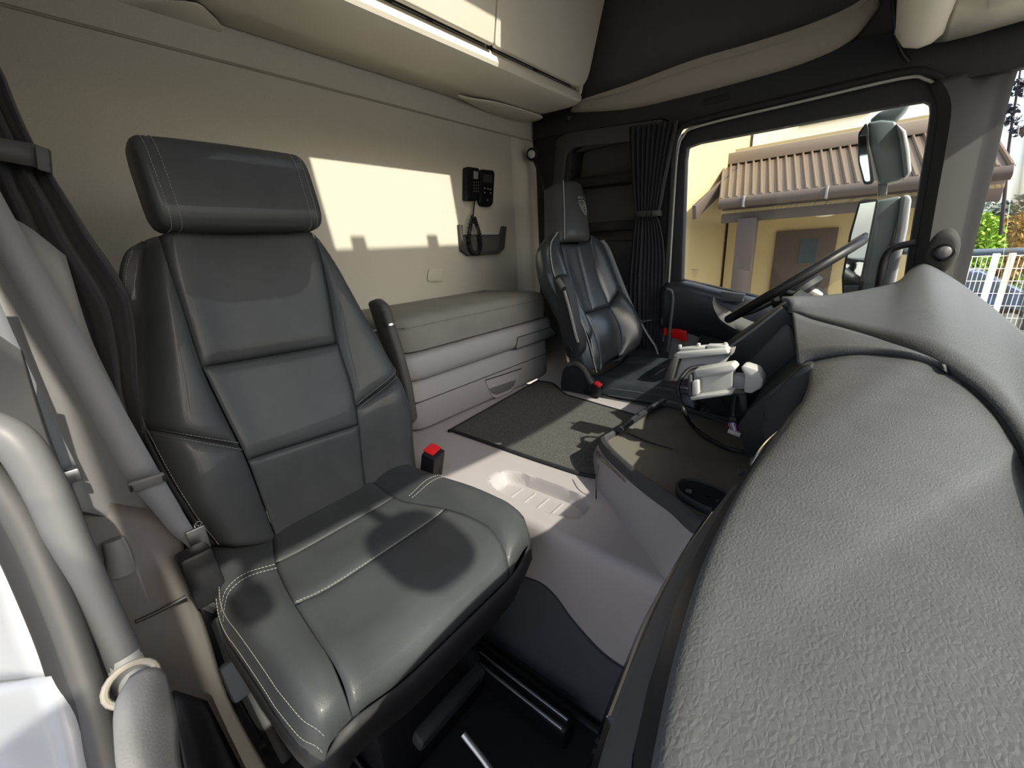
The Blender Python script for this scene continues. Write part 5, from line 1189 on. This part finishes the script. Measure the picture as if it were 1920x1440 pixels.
# parked cars
def car(label, loc, rz, col, name='car'):
    c = thing(name, label, 'car', loc, 'parked cars'); c.rotation_euler = (0, 0, rz); M = Matrix.Translation(V(loc))@Matrix.Rotation(rz, 4, 'Z')
    def W(x, y, z): return V((x, y, z))
    prof = [(-2.15, .35), (-2.2, .62), (-2.1, .88), (-1.5, .95), (-.75, 1.42), (.55, 1.46), (1.25, 1.0), (1.95, .84), (2.15, .62), (2.12, .32)]
    def shell(name, pr, w, m, z=None):
        rows = []
        for s, k in ((-1, .86), (-.92, .97), (-.6, 1.0), (0, 1.02), (.6, 1.0), (.92, .97), (1, .86)):
            rows.append([V((x, s*w*(1 if zz < .95 else 1-.22*(zz-.95)/.5), .35+(zz-.35)*k if zz > .35 else zz)) for x, zz in pr])
        vs = [v for r in rows for v in r]; n = len(pr); fs = [(i*n+j, (i+1)*n+j, (i+1)*n+j+1, i*n+j+1) for i in range(6) for j in range(n-1)]+[tuple(range(n)), tuple(6*n+j for j in range(n-1, -1, -1))]
        o = bpy.data.objects.new(name, bpy.data.meshes.new(name)); COL.objects.link(o); o.data.from_pydata(vs, [], fs); o.data.materials.append(m); o.data.shade_smooth(); o.data.set_sharp_from_angle(angle=.6); o.parent = c; return o
    shell('body', prof, .88, mat('car_paint_%s' % label[:4].strip(), col, .25, coat=.6))
    for s in (-1, 1):
        for nm, pl in (('side_window', [(-1.32, .98), (-.72, 1.36), (-.1, 1.39), (-.1, .98)]), ('side_window', [(-.03, .98), (-.03, 1.39), (.5, 1.38), (1.1, .98)])):
            o = obj(nm, [(x, s*(.895-.18*(z-.95)), z) for x, z in pl]+[(x, s*(.86-.18*(z-.95)), z) for x, z in pl], [(0, 1, 2, 3), (7, 6, 5, 4), (0, 4, 5, 1), (1, 5, 6, 2), (2, 6, 7, 3), (3, 7, 4, 0)], mat('pane_dark', (.05, .07, .09), .08)); o.parent = c
    for x in (-1.35, 1.4):
        for s in (-1, 1):
            w = disc('wheel', (x, s*.74, .33), (0, s, 0), .33, .18, RUBBER, prof=[(0, 0), (.31, 0), (.33, .03), (.33, .15), (.30, .18), (.22, .17)]); w.parent = c
            rmm = disc('wheel_rim', (x, s*.74, .33), (0, s, 0), .22, .17, STEEL, seg=20, prof=[(.22, .165), (.20, .14), (.06, .15), (0, .16)]); rmm.parent = w
            for k in range(6):
                a = k*math.pi/3; q = box('rim_spoke', (x+math.cos(a)*.12, s*.895, .33+math.sin(a)*.12), (.19, .02, .03), STEEL, None, bevel=0, rot=Matrix.Rotation(-a, 3, 'Y')); q.parent = w
    return c
cx1 = PY(1838, 540, 15.0)
car('dark blue parked car behind the wire fence', (cx1.x-.9, 14.8, ZG), 3.05, (.03, .05, .10))
cx2 = PY(1925, 560, 14.6)
car('black parked car at the right picture edge behind the fence', (cx2.x+2.7, 15.2, ZG), .1, (.02, .022, .028))
# hedge and trees
def foliage(name, c, r, n, m, parent, s=.16, squash=1.):
    vs = []; fs = []; rnd = random.Random(int(c[0]*100+n))
    for k in range(n):
        d = V((rnd.gauss(0, 1), rnd.gauss(0, 1), rnd.gauss(0, 1))).normalized()*(rnd.random()**.4); p = V(c)+V((d.x*r[0], d.y*r[1], d.z*r[2]))
        a = V((rnd.uniform(-1, 1), rnd.uniform(-1, 1), rnd.uniform(-1, 1))).normalized()*s; b = a.cross(V((rnd.uniform(-1, 1), rnd.uniform(-1, 1), 1))).normalized()*s*.5; i = len(vs)
        vs += [p-a, p+b, p+a, p-b]; fs.append((i, i+1, i+2, i+3))
    o = obj(name, vs, fs, m, parent, smooth=False); o['kind'] = 'stuff'; return o
G1 = mat('leaf_green', (.24, .40, .05), .6, var=(1.5, .4)); G2 = mat('leaf_orange', (.34, .20, .05), .6); G3 = mat('leaf_dark', (.03, .035, .05), .7)
for k, (px, y, rr, m, lab) in enumerate(((1832, 20, .9, G1, 'bright green bush behind the fence, leftmost'), (1866, 24, 1.1, G1, 'bright green bush behind the fence, second from the left'), (1893, 20.5, .7, G2, 'orange tinged shrub among the green bushes'), (1928, 23, 1.2, G1, 'bright green bush at the right picture edge'))):
    p = PY(px, 448, y); b = thing('bush', lab, 'bush', (p.x, y, ZG))
    foliage('leaves', (p.x, y, p.z-.45), (rr*.75, rr*.6, 1.25), 3000, m, b, .08); tube('stem', [(p.x, y, ZG), (p.x, y, p.z-.3)], .05, BROWN, b, n=2, seg=6)
wood = thing('tree_line', 'hazy green tree line on the horizon', 'trees', (12, 70, ZG)); wood['kind'] = 'stuff'
foliage('crowns', (14, 70, 1.2), (16, 2, 2.3), 4000, mat('leaf_haze', (.22, .28, .22), .8), wood, .5)
# slender bare tree with a few leafy twigs
tx = PY(1885, 300, 18); tt = thing('bare_tree', 'slender tall tree trunk with sparse dark twigs', 'tree', (tx.x, 18, ZG))
tube('trunk', [PY(1876, 440, 18), PY(1885, 350, 18), PY(1892, 270, 18), PY(1904, 190, 18), PY(1915, 120, 18)], lambda t: .045*(1-.6*t), mat('bark_dark', (.04, .03, .035), .8), tt, n=5, seg=7)
for a, b, c, d in ((1908, 200, 1893, 205), (1910, 180, 1925, 170), (1905, 225, 1888, 228), (1912, 150, 1899, 160), (1900, 250, 1912, 246)):
    tube('branch', [PY(a, b, 18), PY(c, d, 18)], .02, MATS['bark_dark'], tt, n=2, seg=5); q = PY(c, d, 18); foliage('twig_leaves', tuple(q), (.28, .2, .12), 50, G3, tt, .09)
